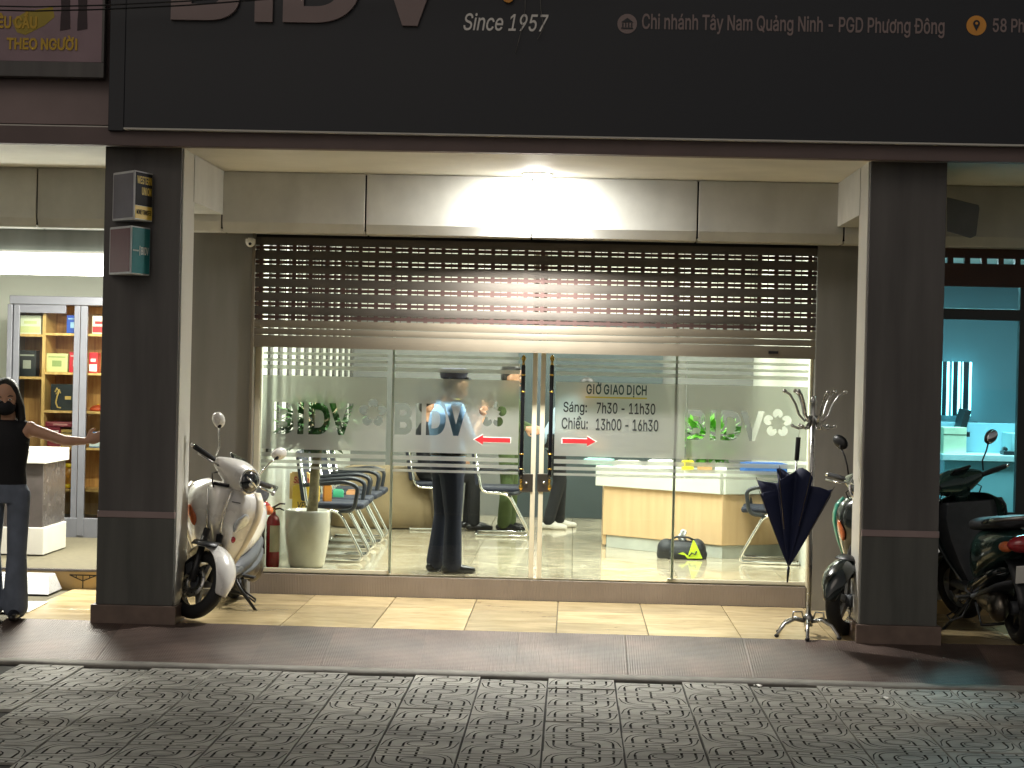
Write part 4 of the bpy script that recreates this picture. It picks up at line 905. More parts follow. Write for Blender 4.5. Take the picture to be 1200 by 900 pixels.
def make_scooter(label, paint, paint2, steer, lean, group, mirror_m, accent=None, trim='grey_plastic'):
    root = thing('scooter', label, 'scooter', (0, 0, 0), 0, group)
    T = Matrix.Rotation(lean, 4, 'X')                        # leans towards its left (+y is left) on the side stand
    ax0, ax1 = Vector((.62, 0, .235)), Vector((.36, 0, .86)); axd = (ax1-ax0).normalized()
    ST = T @ Matrix.Translation(ax0) @ Matrix.Rotation(steer, 4, axd) @ Matrix.Translation(-ax0)
    def P(b, name, m_, front=False, par=None, **k): return b.obj(name, MATS[m_] if isinstance(m_, str) else [MATS[x] for x in m_], par or root, M=ST if front else T, **k)
    def wheel(cx, front):
        tyre = MB(); R, w = .235, .048; pr = []
        for i in range(17):
            a = -PI*.80+1.6*PI*i/16; pr.append((R-.048+.048*math.cos(a), w*math.sin(a)))
        t_ = P(tyre.lathe(pr, (cx, 0, .235), 48, 0, (0, 1, 0), False), 'tyre', 'tyre', front)
        r = MB(); r.lathe([(.162, -.034), (.170, -.036), (.172, -.030), (.156, -.02), (.154, .02), (.172, .030), (.170, .036), (.162, .034), (.148, .02), (.148, -.02), (.162, -.034)], (cx, 0, .235), 40, 0, (0, 1, 0), False)
        for k in range(5):
            a = 2*PI*k/5+.3; d = Vector((math.cos(a), 0, math.sin(a))); s_ = Vector((-math.sin(a), 0, math.cos(a)))
            c = Vector((cx, 0, .235)); r.prism([c+d*.02+s_*.026+Vector((0, -.012, 0)), c+d*.152+s_*.014+Vector((0, -.012, 0)), c+d*.152-s_*.014+Vector((0, -.012, 0)), c+d*.02-s_*.026+Vector((0, -.012, 0))], (0, .024, 0))
        P(r, 'rim', 'rim_grey' if front else 'black_plastic', front, bevel=.003)
        P(MB().lathe([(.045, -.05), (.045, .05)], (cx, 0, .235), 20, 0, (0, 1, 0)), 'hub', 'grey_plastic', front, bevel=.004)
        if front:
            dsc = MB(); dsc.lathe([(.05, -.056), (.105, -.056), (.105, -.061), (.05, -.061), (.05, -.056)], (cx, 0, .235), 36, 0, (0, 1, 0), False)
            dd = P(dsc, 'brake_disc', 'steel', True)
            h = MB()
            for k in range(18):
                a = 2*PI*k/18; rr = .075 if k % 2 else .09; h.lathe([(.006, 0), (.006, -.0008)], (cx+rr*math.cos(a), -.0612, .235+rr*math.sin(a)), 6, 0, (0, 1, 0))
            o = h.obj('disc_holes', MATS['gloss_black'], dd, M=ST); tag(o, kind='stuff')
            cl = MB().box(-.04, .04, -.085, -.045, -.03, .03, 0, Matrix.Translation((cx-.085, 0, .30)) @ Matrix.Rotation(.7, 4, 'Y')); P(cl, 'brake_caliper', 'grey_plastic', True, bevel=.01)
    wheel(.62, True); wheel(-.62, False)
    for s in (-1, 1):
        P(MB().tube([Vector((.62, s*.075, .235)), Vector((.575, s*.075, .36)), Vector((.48, s*.06, .58))], [.026, .024, .022], 12), 'fork_leg', 'black_plastic', True)
    # front mudguard: arched shell, round across, pointed at the front
    def mg(u, v):
        a = math.radians(2+150*u); w = (.035+.068*math.sin(min(1, u*2.4+.08)*PI/2))*(1 if u < .8 else 1-.5*(u-.8)/.2); q = (v-.5)*2
        r = .275-.05*abs(q)**2.2+ .012*math.sin(u*PI)
        c = Vector((.62, 0, .235)); return c+Vector((r*math.cos(a), q*w, r*math.sin(a)))
    P(MB().grid(mg, 15, 11), 'mudguard', paint, True, solid=.004, sub=1)
    # leg shield, smooth shell swept back at both sides
    prof = [(.22, .05, .30), (.30, .095, .335), (.40, .15, .372), (.50, .198, .405), (.60, .236, .432), (.70, .266, .448), (.79, .274, .446), (.855, .250, .428), (.90, .19, .402), (.918, .12, .385)]
    def ip(z):
        for (a, b) in zip(prof, prof[1:]):
            if a[0] <= z <= b[0]:
                t = (z-a[0])/(b[0]-a[0]); return a[1]+(b[1]-a[1])*t, a[2]+(b[2]-a[2])*t
        return prof[-1][1:] if z > .5 else prof[0][1:]
    def shell(z, q, off=0.0):
        hw, xc = ip(z); y = q*hw
        arch = max(0, 1-((z-.40)/.24)**2) if z < .64 else 0
        x = xc+.05-.15*abs(q)**2.1-.10*arch*math.exp(-(y/.085)**2)+.018*math.exp(-(abs(q)-.62)**2/.03)*(1 if z > .45 else .3)
        return Vector((x+off, y, z))
    P(MB().grid(lambda u, v: shell(.24+.678*u, (v-.5)*2), 15, 19), 'leg_shield', paint, False, solid=.012, sub=1)
    # wheel arch lining under the shield
    P(MB().grid(lambda u, v: Vector((.62+.29*math.cos(math.radians(70+110*u))-.01, (v-.5)*.17, .235+.29*math.sin(math.radians(70+110*u)))), 9, 3), 'arch_liner', 'black_plastic', False, solid=.006)
    # raised centre beak with chrome edges
    def beak(u, v):
        z = .50+.385*u; q = (v-.5)*2; w = .030+.042*u+.02*max(0, u-.7); p = shell(z, 0); x = p.x+.040-.036*q*q-(.03*(1-u))
        return Vector((x, q*w, z))
    P(MB().grid(beak, 12, 9), 'centre_beak', paint, False, solid=.006, sub=1)
    for s in (-1, 1):
        pts = []
        for i in range(10):
            z = .52+.36*i/9; u = (z-.50)/.385; w = .034+.044*u+.02*max(0, u-.7); pts.append(shell(z, 0)+Vector((.014, s*w, 0)))
        P(MB().tube(pts, .006, 6), 'chrome_trim', 'chrome')
        sg_ = []                                           # turn signal on each wing of the shield
        n_ = 9
        for i in range(n_):
            u = i/(n_-1); z = .595+.135*u; hwq = ip(z)[0]; qc = s*(.60+.13*u); qw = .17*math.sin(PI*(u*.86+.07))
            sg_.append([shell(z, qc+qw*math.cos(t)*(1 if s > 0 else -1), .010+.020*max(0, math.sin(t))) for t in [2*PI*k/8 for k in range(8)]])
        P(MB().rings(sg_), 'turn_signal', 'lens_orange' if s < 0 else 'lens_clear', sub=1)
        P(MB().grid(lambda u, v: shell(.25+.62*u, s*(.90+.13*v), .004), 12, 3), 'shield_edge', paint2, solid=.016)
    P(MB().ell(shell(.545, .63)+Vector((.02, 0, 0)), (.012, .016, .022)), 'reflector', 'lens_red')
    P(MB().box(-.004, .012, -.055, .055, -.012, .012, 0, Matrix.Translation(shell(.888, 0)+Vector((.015, 0, .012)))), 'air_slot', 'gloss_black', bevel=.005)
    P(MB().box(-.002, .004, -.03, .03, -.003, .003, 0, Matrix.Translation(shell(.80, .45)+Vector((.014, 0, 0)))), 'name_strip', 'grey_plastic')
    # inner shield, floor, tunnel
    P(MB().rings([[Vector((ip(z)[1]-.05-(0.0 if z > .35 else .02), y, z)) for y in (-ip(z)[0]*.86, -.08, .08, ip(z)[0]*.86)]+[Vector((ip(z)[1]-.13, y, z)) for y in (ip(z)[0]*.6, .06, -.06, -ip(z)[0]*.6)] for z in (.30, .45, .60, .75, .86)]), 'inner_shield', 'grey_plastic', bevel=.008)
    P(MB().box(-.10, .36, -.155, .155, .27, .325), 'floor_board', 'grey_plastic', bevel=.02)
    # handlebar cowl with headlight
    rs = []
    for i in range(13):
        y = -.21+.42*i/12; q = abs(y)/.21; rx = .026+.094*(1-q**1.7); rz = .026+.085*(1-q**1.5); cx = .385+.045*(1-q*q); cz = .985+.02*q
        rs.append([Vector((cx+rx*math.cos(a)*(1.12 if math.cos(a) > 0 else .8), y, cz+rz*math.sin(a))) for a in [2*PI*k/14 for k in range(14)]])
    P(MB().rings(rs), 'handlebar_cowl', paint, True, sub=1)
    P(MB().tube([(.40, 0, .93), (.415, 0, .90), (.43, 0, .82)], [.07, .06, .055], 16), 'steering_neck', paint, True)
    hl = MB(); hl.ell((.556, 0, .985), (.034, .072, .072), 0, 20, 10, Matrix.Rotation(-.25, 3, 'Y')); hl_o = P(hl, 'headlight', 'lens_dark', True)
    ring = [Vector((.556-.02*math.sin(a), .078*math.cos(a), .985+.078*math.sin(a))) for a in [2*PI*k/28 for k in range(29)]]
    P(MB().tube(ring, .008, 8), 'headlight_rim', 'chrome', True); P(MB().ell((.577, 0, .968), (.018, .04, .026), 0, 14, 8), 'lamp_reflector', 'lens_clear', True)
    P(MB().tube([(.583, -.06, 1.005), (.594, 0, .99), (.583, .06, .975)], .006, 6), 'lamp_bar', 'chrome', True)
    P(MB().box(-.05, .06, -.075, .075, 0, .02, 0, Matrix.Translation((.36, 0, 1.065)) @ Matrix.Rotation(.5, 4, 'Y')), 'dashboard', 'gloss_black', True, bevel=.008)
    for s in (-1, 1):
        P(MB().tube([(.375, s*.19, 1.0), (.35, s*.27, 1.012), (.325, s*.37, 1.02)], [.017, .018, .018], 12), 'grip', 'rubber', True)
        P(MB().tube([(.325, s*.37, 1.02), (.318, s*.395, 1.022)], .013, 10), 'bar_end', 'chrome', True)
        P(MB().tube([(.42, s*.17, .985), (.425, s*.25, .985), (.385, s*.36, .99)], [.008, .007, .006], 8), 'brake_lever', 'steel', True)
        P(MB().tube([(.41, s*.15, .95), (.40, s*.19, .92), (.41, s*.15, .86), (.42, s*.08, .80)], .005, 6), 'brake_hose', 'rubber', True)
        mx = Vector((.33, s*.30, 1.25)); P(MB().tube([(.36, s*.20, 1.03), (.365, s*.215, 1.10), (.345, s*.25, 1.16), (.345, s*.285, 1.215)], .006, 8), 'mirror_stem', 'chrome' if mirror_m != 'black_plastic' else 'black_plastic', True)
        mh = MB(); mh.ell(mx, (.028, .062, .044), 0, 16, 10, Matrix.Rotation(s*.55, 3, 'X')); hd = P(mh, 'mirror', mirror_m, True)
        P(MB().ell(mx+Vector((-.020, 0, 0)), (.011, .056, .038), 0, 16, 8, Matrix.Rotation(s*.55, 3, 'X')), 'mirror_glass', 'mirror', True)
        P(MB().ell(Vector((.347, s*.284, 1.218)), (.014, .014, .016)), 'mirror_joint', 'rubber', True)
    # rear body, seat, side panels
    def body(x0, x1, n, f, name, m_, sub=1):
        rs = []
        for i in range(n):
            t = i/(n-1); x = x0+(x1-x0)*t; hw, zl, zt, e = f(t)
            rs.append([Vector((x, hw*math.copysign(abs(math.cos(a))**e, math.cos(a)), (zl+zt)/2+(zt-zl)/2*math.copysign(abs(math.sin(a))**e, math.sin(a)))) for a in [2*PI*k/16 for k in range(16)]])
        return P(MB().rings(rs), name, m_, sub=sub)
    L = lambda t, *p: p[min(int(t*(len(p)-1)), len(p)-2)]*(1-(t*(len(p)-1)-min(int(t*(len(p)-1)), len(p)-2)))+p[min(int(t*(len(p)-1)), len(p)-2)+1]*(t*(len(p)-1)-min(int(t*(len(p)-1)), len(p)-2))
    body(.04, -.84, 9, lambda t: (L(t, .10, .155, .185, .19, .165, .12, .05), L(t, .30, .34, .38, .44, .50, .57, .64), L(t, .62, .70, .735, .745, .75, .755, .72), .75), 'rear_body', paint)
    body(.02, -.74, 8, lambda t: (L(t, .10, .15, .165, .165, .15, .10), L(t, .68, .70, .715, .73, .745, .76), L(t, .76, .80, .80, .815, .845, .82), .7), 'seat', 'seat_black')
    body(.10, -.62, 7, lambda t: (L(t, .13, .175, .195, .19, .16), L(t, .24, .25, .29, .36, .44), L(t, .33, .39, .43, .48, .52), .8), 'side_panel', trim if accent is None else accent)
    body(.05, -.70, 6, lambda t: (L(t, .12, .168, .198, .196, .15), L(t, .21, .22, .26, .31, .40), L(t, .28, .30, .33, .38, .44), .8), 'lower_cover', 'grey_plastic')
    P(MB().ell((-.845, 0, .67), (.06, .125, .06), 0, 16, 8), 'tail_light', 'lens_red')
    for s in (-1, 1): P(MB().ell((-.80, s*.115, .655), (.06, .035, .036), 0, 12, 8, Matrix.Rotation(s*.5, 3, 'Z')), 'rear_signal', 'lens_orange')
    P(MB().tube([(-.55, -.17, .80), (-.78, -.15, .83), (-.88, 0, .84), (-.78, .15, .83), (-.55, .17, .80)], .014, 10), 'grab_rail', 'steel')
    P(MB().grid(lambda u, v: Vector((-.70-.18*u, (v-.5)*.19*(1-.25*u), .56-.30*u**1.4)), 6, 5), 'rear_mudguard', 'black_plastic', solid=.008)
    P(MB().box(-.006, .006, -.085, .085, -.06, .06, 0, Matrix.Translation((-.87, 0, .48)) @ Matrix.Rotation(-.35, 4, 'Y')), 'number_plate', 'white', bevel=.003)
    eng = MB(); eng.ell((-.42, .11, .27), (.24, .075, .085), 0, 16, 8); eng.ell((-.58, .12, .245), (.11, .07, .10), 0, 16, 8); P(eng, 'engine_case', 'steel_dark')
    P(MB().tube([(-.15, -.08, .20), (-.35, -.14, .20), (-.5, -.17, .23), (-.80, -.19, .33)], [.02, .022, .05, .055], 14), 'exhaust', 'steel_dark')
    P(MB().tube([(-.60, -.12, .26), (-.66, -.13, .58)], .028, 12), 'shock_absorber', 'black_plastic')
    P(MB().tube([(.02, .10, .25), (.03, .16, .17), (.045, .24+.08, .02)], [.014, .012, .011], 8), 'side_stand', 'black_plastic')
    P(MB().tube([(-.02, .14, .20), (-.05, .20, .12), (-.02, .27, .09), (.04, .28, .12), (.05, .20, .16)], .007, 6), 'stand_tang', 'black_plastic')
    P(MB().tube([(-.15, -.13, .22), (-.3, -.15, .09), (-.3, .15, .09), (-.15, .13, .22)], .012, 8), 'centre_stand', 'black_plastic')
    P(MB().box(-.09, -.02, .15, .235, .245, .262), 'foot_peg', 'rubber', bevel=.006)
    return root
sc = make_scooter('silver white scooter parked facing the street beside the left pillar', 'silver_paint', 'cream_paint', math.radians(53), math.radians(-8.5), 'scooters parked on the platform', 'silver_paint')
pw = on(235, 727, Z_PLAT)
hd = math.radians(-90-2)
sc.rotation_euler = (0, 0, hd); sc.location = (pw.x-.62*math.cos(hd)-.05, pw.y-.62*math.sin(hd)+.03, Z_PLAT)
s2 = make_scooter('dark motor scooter with a teal and white flank half hidden by the right pillar', 'dark_paint', 'teal_trim', math.radians(-8), math.radians(-6), 'scooters parked on the platform', 'black_plastic', 'silver_paint')
hd = math.radians(-90-30); p = Vector((at(990, 640, 12.95).x, 12.95, 0))
s2.rotation_euler = (0, 0, hd); s2.location = (p.x-.62*math.cos(hd), p.y-.62*math.sin(hd), Z_PLAT)
s3 = make_scooter('dark green scooter seen from behind at the right edge, before the teal window', 'green_paint', 'dark_paint', math.radians(24), math.radians(-5), 'scooters parked on the platform', 'black_plastic', None, 'dark_paint')
hd = math.radians(90+6); s3.rotation_euler = (0, 0, hd); s3.location = (at(1144, 560, 13.75).x-.385*math.cos(hd), 13.75-.385*math.sin(hd), Z_PLAT)

# ------------------------------------------------------------------ coat stand and umbrella
pc = on(946, 745, Z_PLAT); Ys = 12.82
cs = thing('coat_stand', 'chrome coat stand with curved hooks holding the navy umbrella', 'coat stand', (at(947, 740, Ys).x, Ys, Z_PLAT)); H = at(955, 470, Ys).z-Z_PLAT
dx = 0.0
MB().tube([(0, 0, .08), (0, 0, H)], .0165, 16).obj('pole', MATS['steel'], cs)
MB().lathe([(.019, H-.16), (.026, H-.15), (.026, H-.10), (.019, H-.09), (.019, H-.02), (.024, H), (.012, H+.03), (.001, H+.035)], n=16).obj('top_knob', MATS['steel'], cs); MB().lathe([(.03, .07), (.03, .13), (.02, .15)], n=16).obj('foot_collar', MATS['steel'], cs)
for k, a in enumerate((200, 262, 325, 20, 85, 142)):
    d = Vector((math.cos(math.radians(a)), math.sin(math.radians(a)), 0))
    f = MB().tube([d*.02+Vector((0, 0, .10)), d*.10+Vector((0, 0, .115)), d*.17+Vector((0, 0, .085)), d*.215+Vector((0, 0, .03)), d*.225+Vector((0, 0, .008))], .011, 10).obj('foot', MATS['steel'], cs)
    MB().ell(d*.226+Vector((0, 0, .012)), (.016, .016, .0125)).obj('rubber_tip', MATS['rubber'], f)
    if k in (0, 2, 4): MB().tube([d*.03+Vector((0, 0, .10)), d*.05+Vector((0, 0, .165)), d*.11+Vector((0, 0, .165)), d*.115+Vector((0, 0, .11))], .006, 8).obj('wire_loop', MATS['steel'], cs)
for a, big in ((195, 1), (235, 1), (290, 1), (350, 1), (40, 1), (120, 1)):
    d = Vector((math.cos(math.radians(a)), math.sin(math.radians(a)), 0)); z = H
    h = MB().tube([d*.02+Vector((0, 0, z-.10)), d*.06+Vector((0, 0, z-.13)), d*.10+Vector((0, 0, z-.09)), d*.125+Vector((0, 0, z-.02)), d*.165+Vector((0, 0, z+.04)), d*.20+Vector((0, 0, z+.06))], [.010, .009, .008, .008, .008, .008], 10).obj('hook', MATS['steel'], cs)
    MB().ell(d*.203+Vector((0, 0, z+.062)), (.014, .014, .014)).obj('hook_ball', MATS['steel'], h)
    h2 = MB().tube([d*.02+Vector((0, 0, z-.13)), d*.05+Vector((0, 0, z-.175)), d*.10+Vector((0, 0, z-.18)), d*.14+Vector((0, 0, z-.165))], .008, 8).obj('hook', MATS['steel'], cs); MB().ell(d*.143+Vector((0, 0, z-.163)), (.012, .012, .012)).obj('hook_ball', MATS['steel'], h2)
mat('umbrella_navy', '111b3d', .75, var=.12, vscale=12, bump=.1, bscale=300)
pu = at(927, 560, Ys-.14); zt = at(933, 512, Ys-.14).z; zk = at(921, 682, Ys-.14).z
um = thing('umbrella', 'navy umbrella hanging half open and point down from the coat stand', 'umbrella', (at(924, 600, Ys-.14).x, Ys-.17, zk))
Hh = zt-zk; tilt = Matrix.Rotation(math.radians(3.0), 4, 'Y')
apex = .10*1.0; NR = 8
def canopy(u, v):
    k = v*NR; i = int(k) % NR; fr = k-int(k); a = 2*PI*k/NR+.35
    fold = abs(math.cos(PI*fr))**1.3                        # 1 at the ribs, 0 between them
    R = .255+.02*math.sin(3*a+1); zr_ = .735-.15*abs(math.cos(a-.15))**1.5+.02*math.sin(3*a)
    rr = (R*(u**.95))*(.38+.62*fold); z = apex+(zr_-apex)*u**1.02-.035*(1-fold)*u+.02*u*math.sin(7*a)
    sq = .55+.45*abs(math.cos(a))                           # pressed flat front to back
    return Vector((rr*math.cos(a), rr*math.sin(a)*.75*sq, z))
MB().grid(canopy, 12, NR*8+1).obj('canopy', MATS['umbrella_navy'], um, solid=.0015, M=tilt)
MB().tube([(0, 0, 0), (0, 0, .10)], [.006, .010], 10).obj('ferrule', MATS['black_plastic'], um, M=tilt)
MB().tube([(0, 0, .08), (0, 0, Hh-.10)], .006, 8).obj('shaft', MATS['steel'], um, M=tilt)
MB().tube([(0, 0, Hh-.15), (0, 0, Hh)], [.015, .016], 14).obj('grip', MATS['black_plastic'], um, M=tilt, bevel=.003)
MB().tube([(0, 0, Hh), (.004, 0, Hh+.05), (.008, .0, Hh+.10)], .002, 6).obj('strap', MATS['white'], um, M=tilt)
for k in range(NR):
    p = canopy(1.0, k/NR); q = canopy(.45, k/NR); MB().tube([q, p, p+(p-q).normalized()*.02], .0028, 6).obj('rib', MATS['steel_dark'], um, M=tilt)

# ------------------------------------------------------------------ inside: pot plant, extinguisher, chairs
pp = on(361, 667, Z_IN); mat('pot_glaze', 'e6e4d8', .14, var=.08, vscale=10, coat=.7); mat('soil', '3a2c20', .95, bump=.5); mat('bark', '8d8264', .85, var=.3, vscale=25, bump=.8, bscale=40); mat('leaf', '2f5a24', .45, var=.3, vscale=8); mat('leaf_bright', '5aa030', .45, var=.25, vscale=8)
pt = thing('potted_tree', 'tree in a tall white glazed pot behind the left glass panel', 'potted plant', (pp.x-.035, pp.y+.16, Z_IN))
hp = at(361, 599, pp.y+.0).z-Z_IN; r1 = (at(389.5, 600, pp.y+.1).x-pp.x)*1.08
MB().lathe([(.10, .001), (.125, .002), (.14, .03), (r1*.93, .17), (r1*1.0, .30), (r1*1.0, hp-.02), (r1*.98, hp), (r1*.9, hp), (r1*.88, hp-.05), (.01, hp-.05)], n=40).obj('pot', MATS['pot_glaze'], pt)
MB().lathe([(r1*.875, hp-.055), (.02, hp-.045)], n=24).obj('soil', MATS['soil'], pt)
MB().tube([(.03, 0, hp-.06), (.045, .01, hp+.12), (.05, 0, hp+.30), (.07, .01, hp+.48), (.06, 0, hp+.62)], [.045, .038, .036, .03, .02], 12).obj('trunk', MATS['bark'], pt)
def foliage(name, parent, c, R, n, size, m_):
    b = MB(); c = Vector(c)
    for _ in range(n):
        d = Vector((random.gauss(0, 1), random.gauss(0, 1), random.gauss(0, 1))).normalized(); r = random.uniform(.25, 1)**.6
        p = c+Vector((d.x*R[0], d.y*R[1], d.z*R[2]))*r; ax = (d+Vector((random.uniform(-.6, .6), random.uniform(-.6, .6), random.uniform(-.9, .2)))).normalized(); x, y = frame_of(ax); l = size*random.uniform(.6, 1.2); w = l*.28
        mid = p+ax*l*.5+y*l*.08
        P = [p, mid+x*w, p+ax*l-y*l*.05, mid-x*w]; v = [b.bm.verts.new(q) for q in P]; m0 = b.bm.verts.new(mid-y*l*.04)
        for a in range(4): b.bm.faces.new((v[a], v[(a+1) % 4], m0))
    return b.obj(name, MATS[m_], parent, fix=False, smooth=True)
foliage('foliage', pt, (.06, 0, hp+.66), (.28, .27, .17), 480, .12, 'leaf')
for k in range(7):
    a = k*.9; MB().tube([(.062, 0, hp+.58), (.06+.09*math.cos(a), .09*math.sin(a), hp+.70), (.06+.17*math.cos(a), .17*math.sin(a), hp+.80+.02*k)], [.016, .011, .005], 6).obj('branch', MATS['bark'], pt)
mat('ext_red', 'b01f26', .25, var=.06, coat=.5); mat('label_cream', 'dcd2b8', .5)
pe = on(317, 666, Z_IN); he = at(317, 604, pe.y).z-Z_IN
ex = thing('fire_extinguisher', 'red fire extinguisher on the floor behind the scooter', 'fire extinguisher', (pe.x, pe.y+.09, Z_IN)); r = .052
MB().lathe([(r*.9, .001), (r, .02), (r, he-.06), (r*.8, he-.02), (.02, he), (.018, he+.02)], n=24).obj('cylinder', MATS['ext_red'], ex)
lb = MB(); lb.grid(lambda u, v: Vector((r*1.012*math.cos(-1.9+1.7*u), r*1.012*math.sin(-1.9+1.7*u), .12+.20*v)), 9, 2); lb.obj('label', MATS['label_cream'], ex)
MB().tube([(0, 0, he+.01), (0, 0, he+.055)], .016, 12).obj('valve', MATS['brass'], ex); MB().tube([(-.01, 0, he+.05), (.05, -.01, he+.085), (.09, -.01, he+.085)], .007, 8).obj('lever', MATS['black_plastic'], ex); MB().tube([(.0, 0, he+.04), (.05, -.02, he+.05), (.085, -.02, he+.035)], .007, 8).obj('carry_handle', MATS['black_plastic'], ex)
MB().tube([(-.01, .01, he+.04), (-.06, .01, he+.0), (-.075, .0, he-.15), (-.07, 0, he-.30)], .010, 8).obj('hose', MATS['rubber'], ex)
mat('chair_navy', '171d2e', .6, var=.12, vscale=20, bump=.1, bscale=200); mat('arm_black', '20242a', .35)
def smooth_path(pts, n=4):
    pts = [Vector(p) for p in pts]; out = [pts[0]]
    for i in range(1, len(pts)-1):
        a, b, c = pts[i-1], pts[i], pts[i+1]; r = min((a-b).length, (c-b).length)*.45; p0 = b+(a-b).normalized()*min(r, .07); p1 = b+(c-b).normalized()*min(r, .07)
        for k in range(n+1):
            t = k/n; out.append(p0*(1-t)**2+b*2*t*(1-t)+p1*t*t)
    return out+[pts[-1]]
def make_chair():
    root = thing('waiting_chair', '', 'chair', (0, 0, 0), 0, 'visitor chairs in the bank')
    for s in (-1, 1):
        MB().tube(smooth_path([(-.24, s*.24, .014), (.26, s*.24, .014), (.05, s*.235, .40), (-.20, s*.23, .41), (-.27, s*.22, .80)]), .0125, 10).obj('frame', MATS['chrome'], root)
        MB().tube(smooth_path([(-.235, s*.27, .60), (.10, s*.275, .635), (.20, s*.275, .60), (.17, s*.26, .41), (.05, s*.245, .40)]), .017, 10).obj('armrest', MATS['arm_black'], root)
    MB().tube([(-.235, -.24, .014), (-.235, .24, .014)], .0125, 10).obj('cross_bar', MATS['chrome'], root)
    MB().box(-.22, .24, -.215, .215, .415, .465).obj('seat', MATS['chair_navy'], root, .02)
    MB().box(-.022, .022, -.215, .215, 0, .40, 0, Matrix.Translation((-.235, 0, .47)) @ Matrix.Rotation(-.14, 4, 'Y')).obj('backrest', MATS['chair_navy'], root, .018)
    return root
c0 = make_chair(); first = True
chairs = [(at(392, 660, 15.5).x, 15.55, 0, 'navy visitor chair with chrome legs right behind the white plant pot'), (at(402, 650, 16.2).x, 16.15, .03, 'navy visitor chair second behind the plant pot'),
          (at(412, 640, 16.8).x, 16.75, -.02, 'navy visitor chair third behind the plant pot'), (at(421, 630, 17.4).x, 17.35, .02, 'navy visitor chair farthest in the row behind the plant pot'),
          (at(588, 628, 18.2).x, 18.2, .05, 'navy visitor chair on chrome runners before the man in green'), (at(898, 656, 16.25).x+.03, 16.25, PI*.96, 'visitor chair beside the counter, behind the umbrella'), (at(508, 620, 18.6).x, 18.75, .1, 'navy visitor chair under the seated man in dark clothes')]
for x, y, rz, lab in chairs:
    c = c0 if first else copy_tree(c0); first = False; c.location = (x, y, Z_IN); c.rotation_euler = (0, 0, rz); c['label'] = lab
# bags and packets on the chairs behind the plant
mat('packet_yellow', 'd8b43a', .4, var=.06); mat('packet_orange', 'b5772e', .4); mat('packet_green', '3f9a72', .4); mat('carton_brown', 'a8784a', .7); mat('red_ink', 'b03a3a', .5); mat('packet_cream', 'd9b470', .4)
def packet(name, lab, u0, u1, v0, v1, Y, d, m_, words=(), rot=0.0):
    a, b = at(u0, v1, Y), at(u1, v0, Y); w, h = b.x-a.x, b.z-a.z; t = thing(name, lab, 'packet', ((a.x+b.x)/2, Y+d/2, a.z), rot)
    MB().rings([[Vector((x*w/2, y*d/2*(1-.5*k), z)) for x, y in ((-1, -1), (1, -1), (1, 1), (-1, 1))] for k, z in ((0, 0.001), (0, h*.5), (.6, h))]).obj('packet_body', MATS[m_], t, .004, smooth=False)
    for s, f0, f1, g0, g1, mm in words: lettering('lettering', s, MATS[mm], (f0-.5)*w, (f1-.5)*w, h*g0, h*g1, -d/2-.001, t, .001, .02, .2)
    MB().box(-w*.4, w*.4, -d*.2-.01, d*.2, h-.002, h+.01).obj('folded_top', MATS[m_], t, .002)
Yk = 15.42
packet('snack_packet', 'yellow snack packet behind the plant trunk, the lower one', 342, 374, 570, 600, Yk, .06, 'packet_yellow', (('VPPS', .2, .8, .15, .40, 'grout'),))
packet('snack_packet', 'pale orange packet with red script standing behind the yellow one', 339, 363, 555, 585, Yk+.10, .06, 'packet_cream', (('Sahte', .2, .98, .62, .88, 'red_ink'),))
packet('snack_packet', 'brown orange packet leaning right of the plant trunk', 378, 388, 569, 600, Yk+.05, .05, 'packet_orange', (), .4)
packet('snack_packet', 'green packet on a chair right of the brown one', 389, 402, 575, 596, Yk+.55, .08, 'packet_green', (), .1)
packet('cardboard_carton', 'brown cardboard carton on the far chair of the row', 405, 419, 576, 590, Yk+.95, .16, 'carton_brown')
t = thing('covered_table', 'low table draped in a beige cloth behind the waiting chairs', 'table', (at(446, 610, 18.6).x, 19.0, Z_IN)); mat('cloth_beige', '857558', .8, var=.1, vscale=6, bump=.2, bscale=20); mat('cushion', 'b8a888', .8)
b = MB(); rs = []
for z, sx, sy in ((.01, .50, .42), (.25, .47, .39), (.50, .43, .36), (.56, .40, .34), (.575, .33, .28)):
    q = []
    for k in range(40):
        a = 2*PI*k/40; cx, cy = math.copysign(abs(math.cos(a))**.4, math.cos(a)), math.copysign(abs(math.sin(a))**.4, math.sin(a)); w = 1+.03*math.sin(11*a)*(1 if z < .5 else .2); q.append(Vector((cx*sx*w, cy*sy*w, z)))
    rs.append(q)
b.rings(rs).obj('cloth', MATS['cloth_beige'], t); MB().tube([(-.3, 0, 0), (-.3, 0, .5)], .02).obj('leg', MATS['steel'], t); MB().tube([(.3, 0, 0), (.3, 0, .5)], .02).obj('leg', MATS['steel'], t)

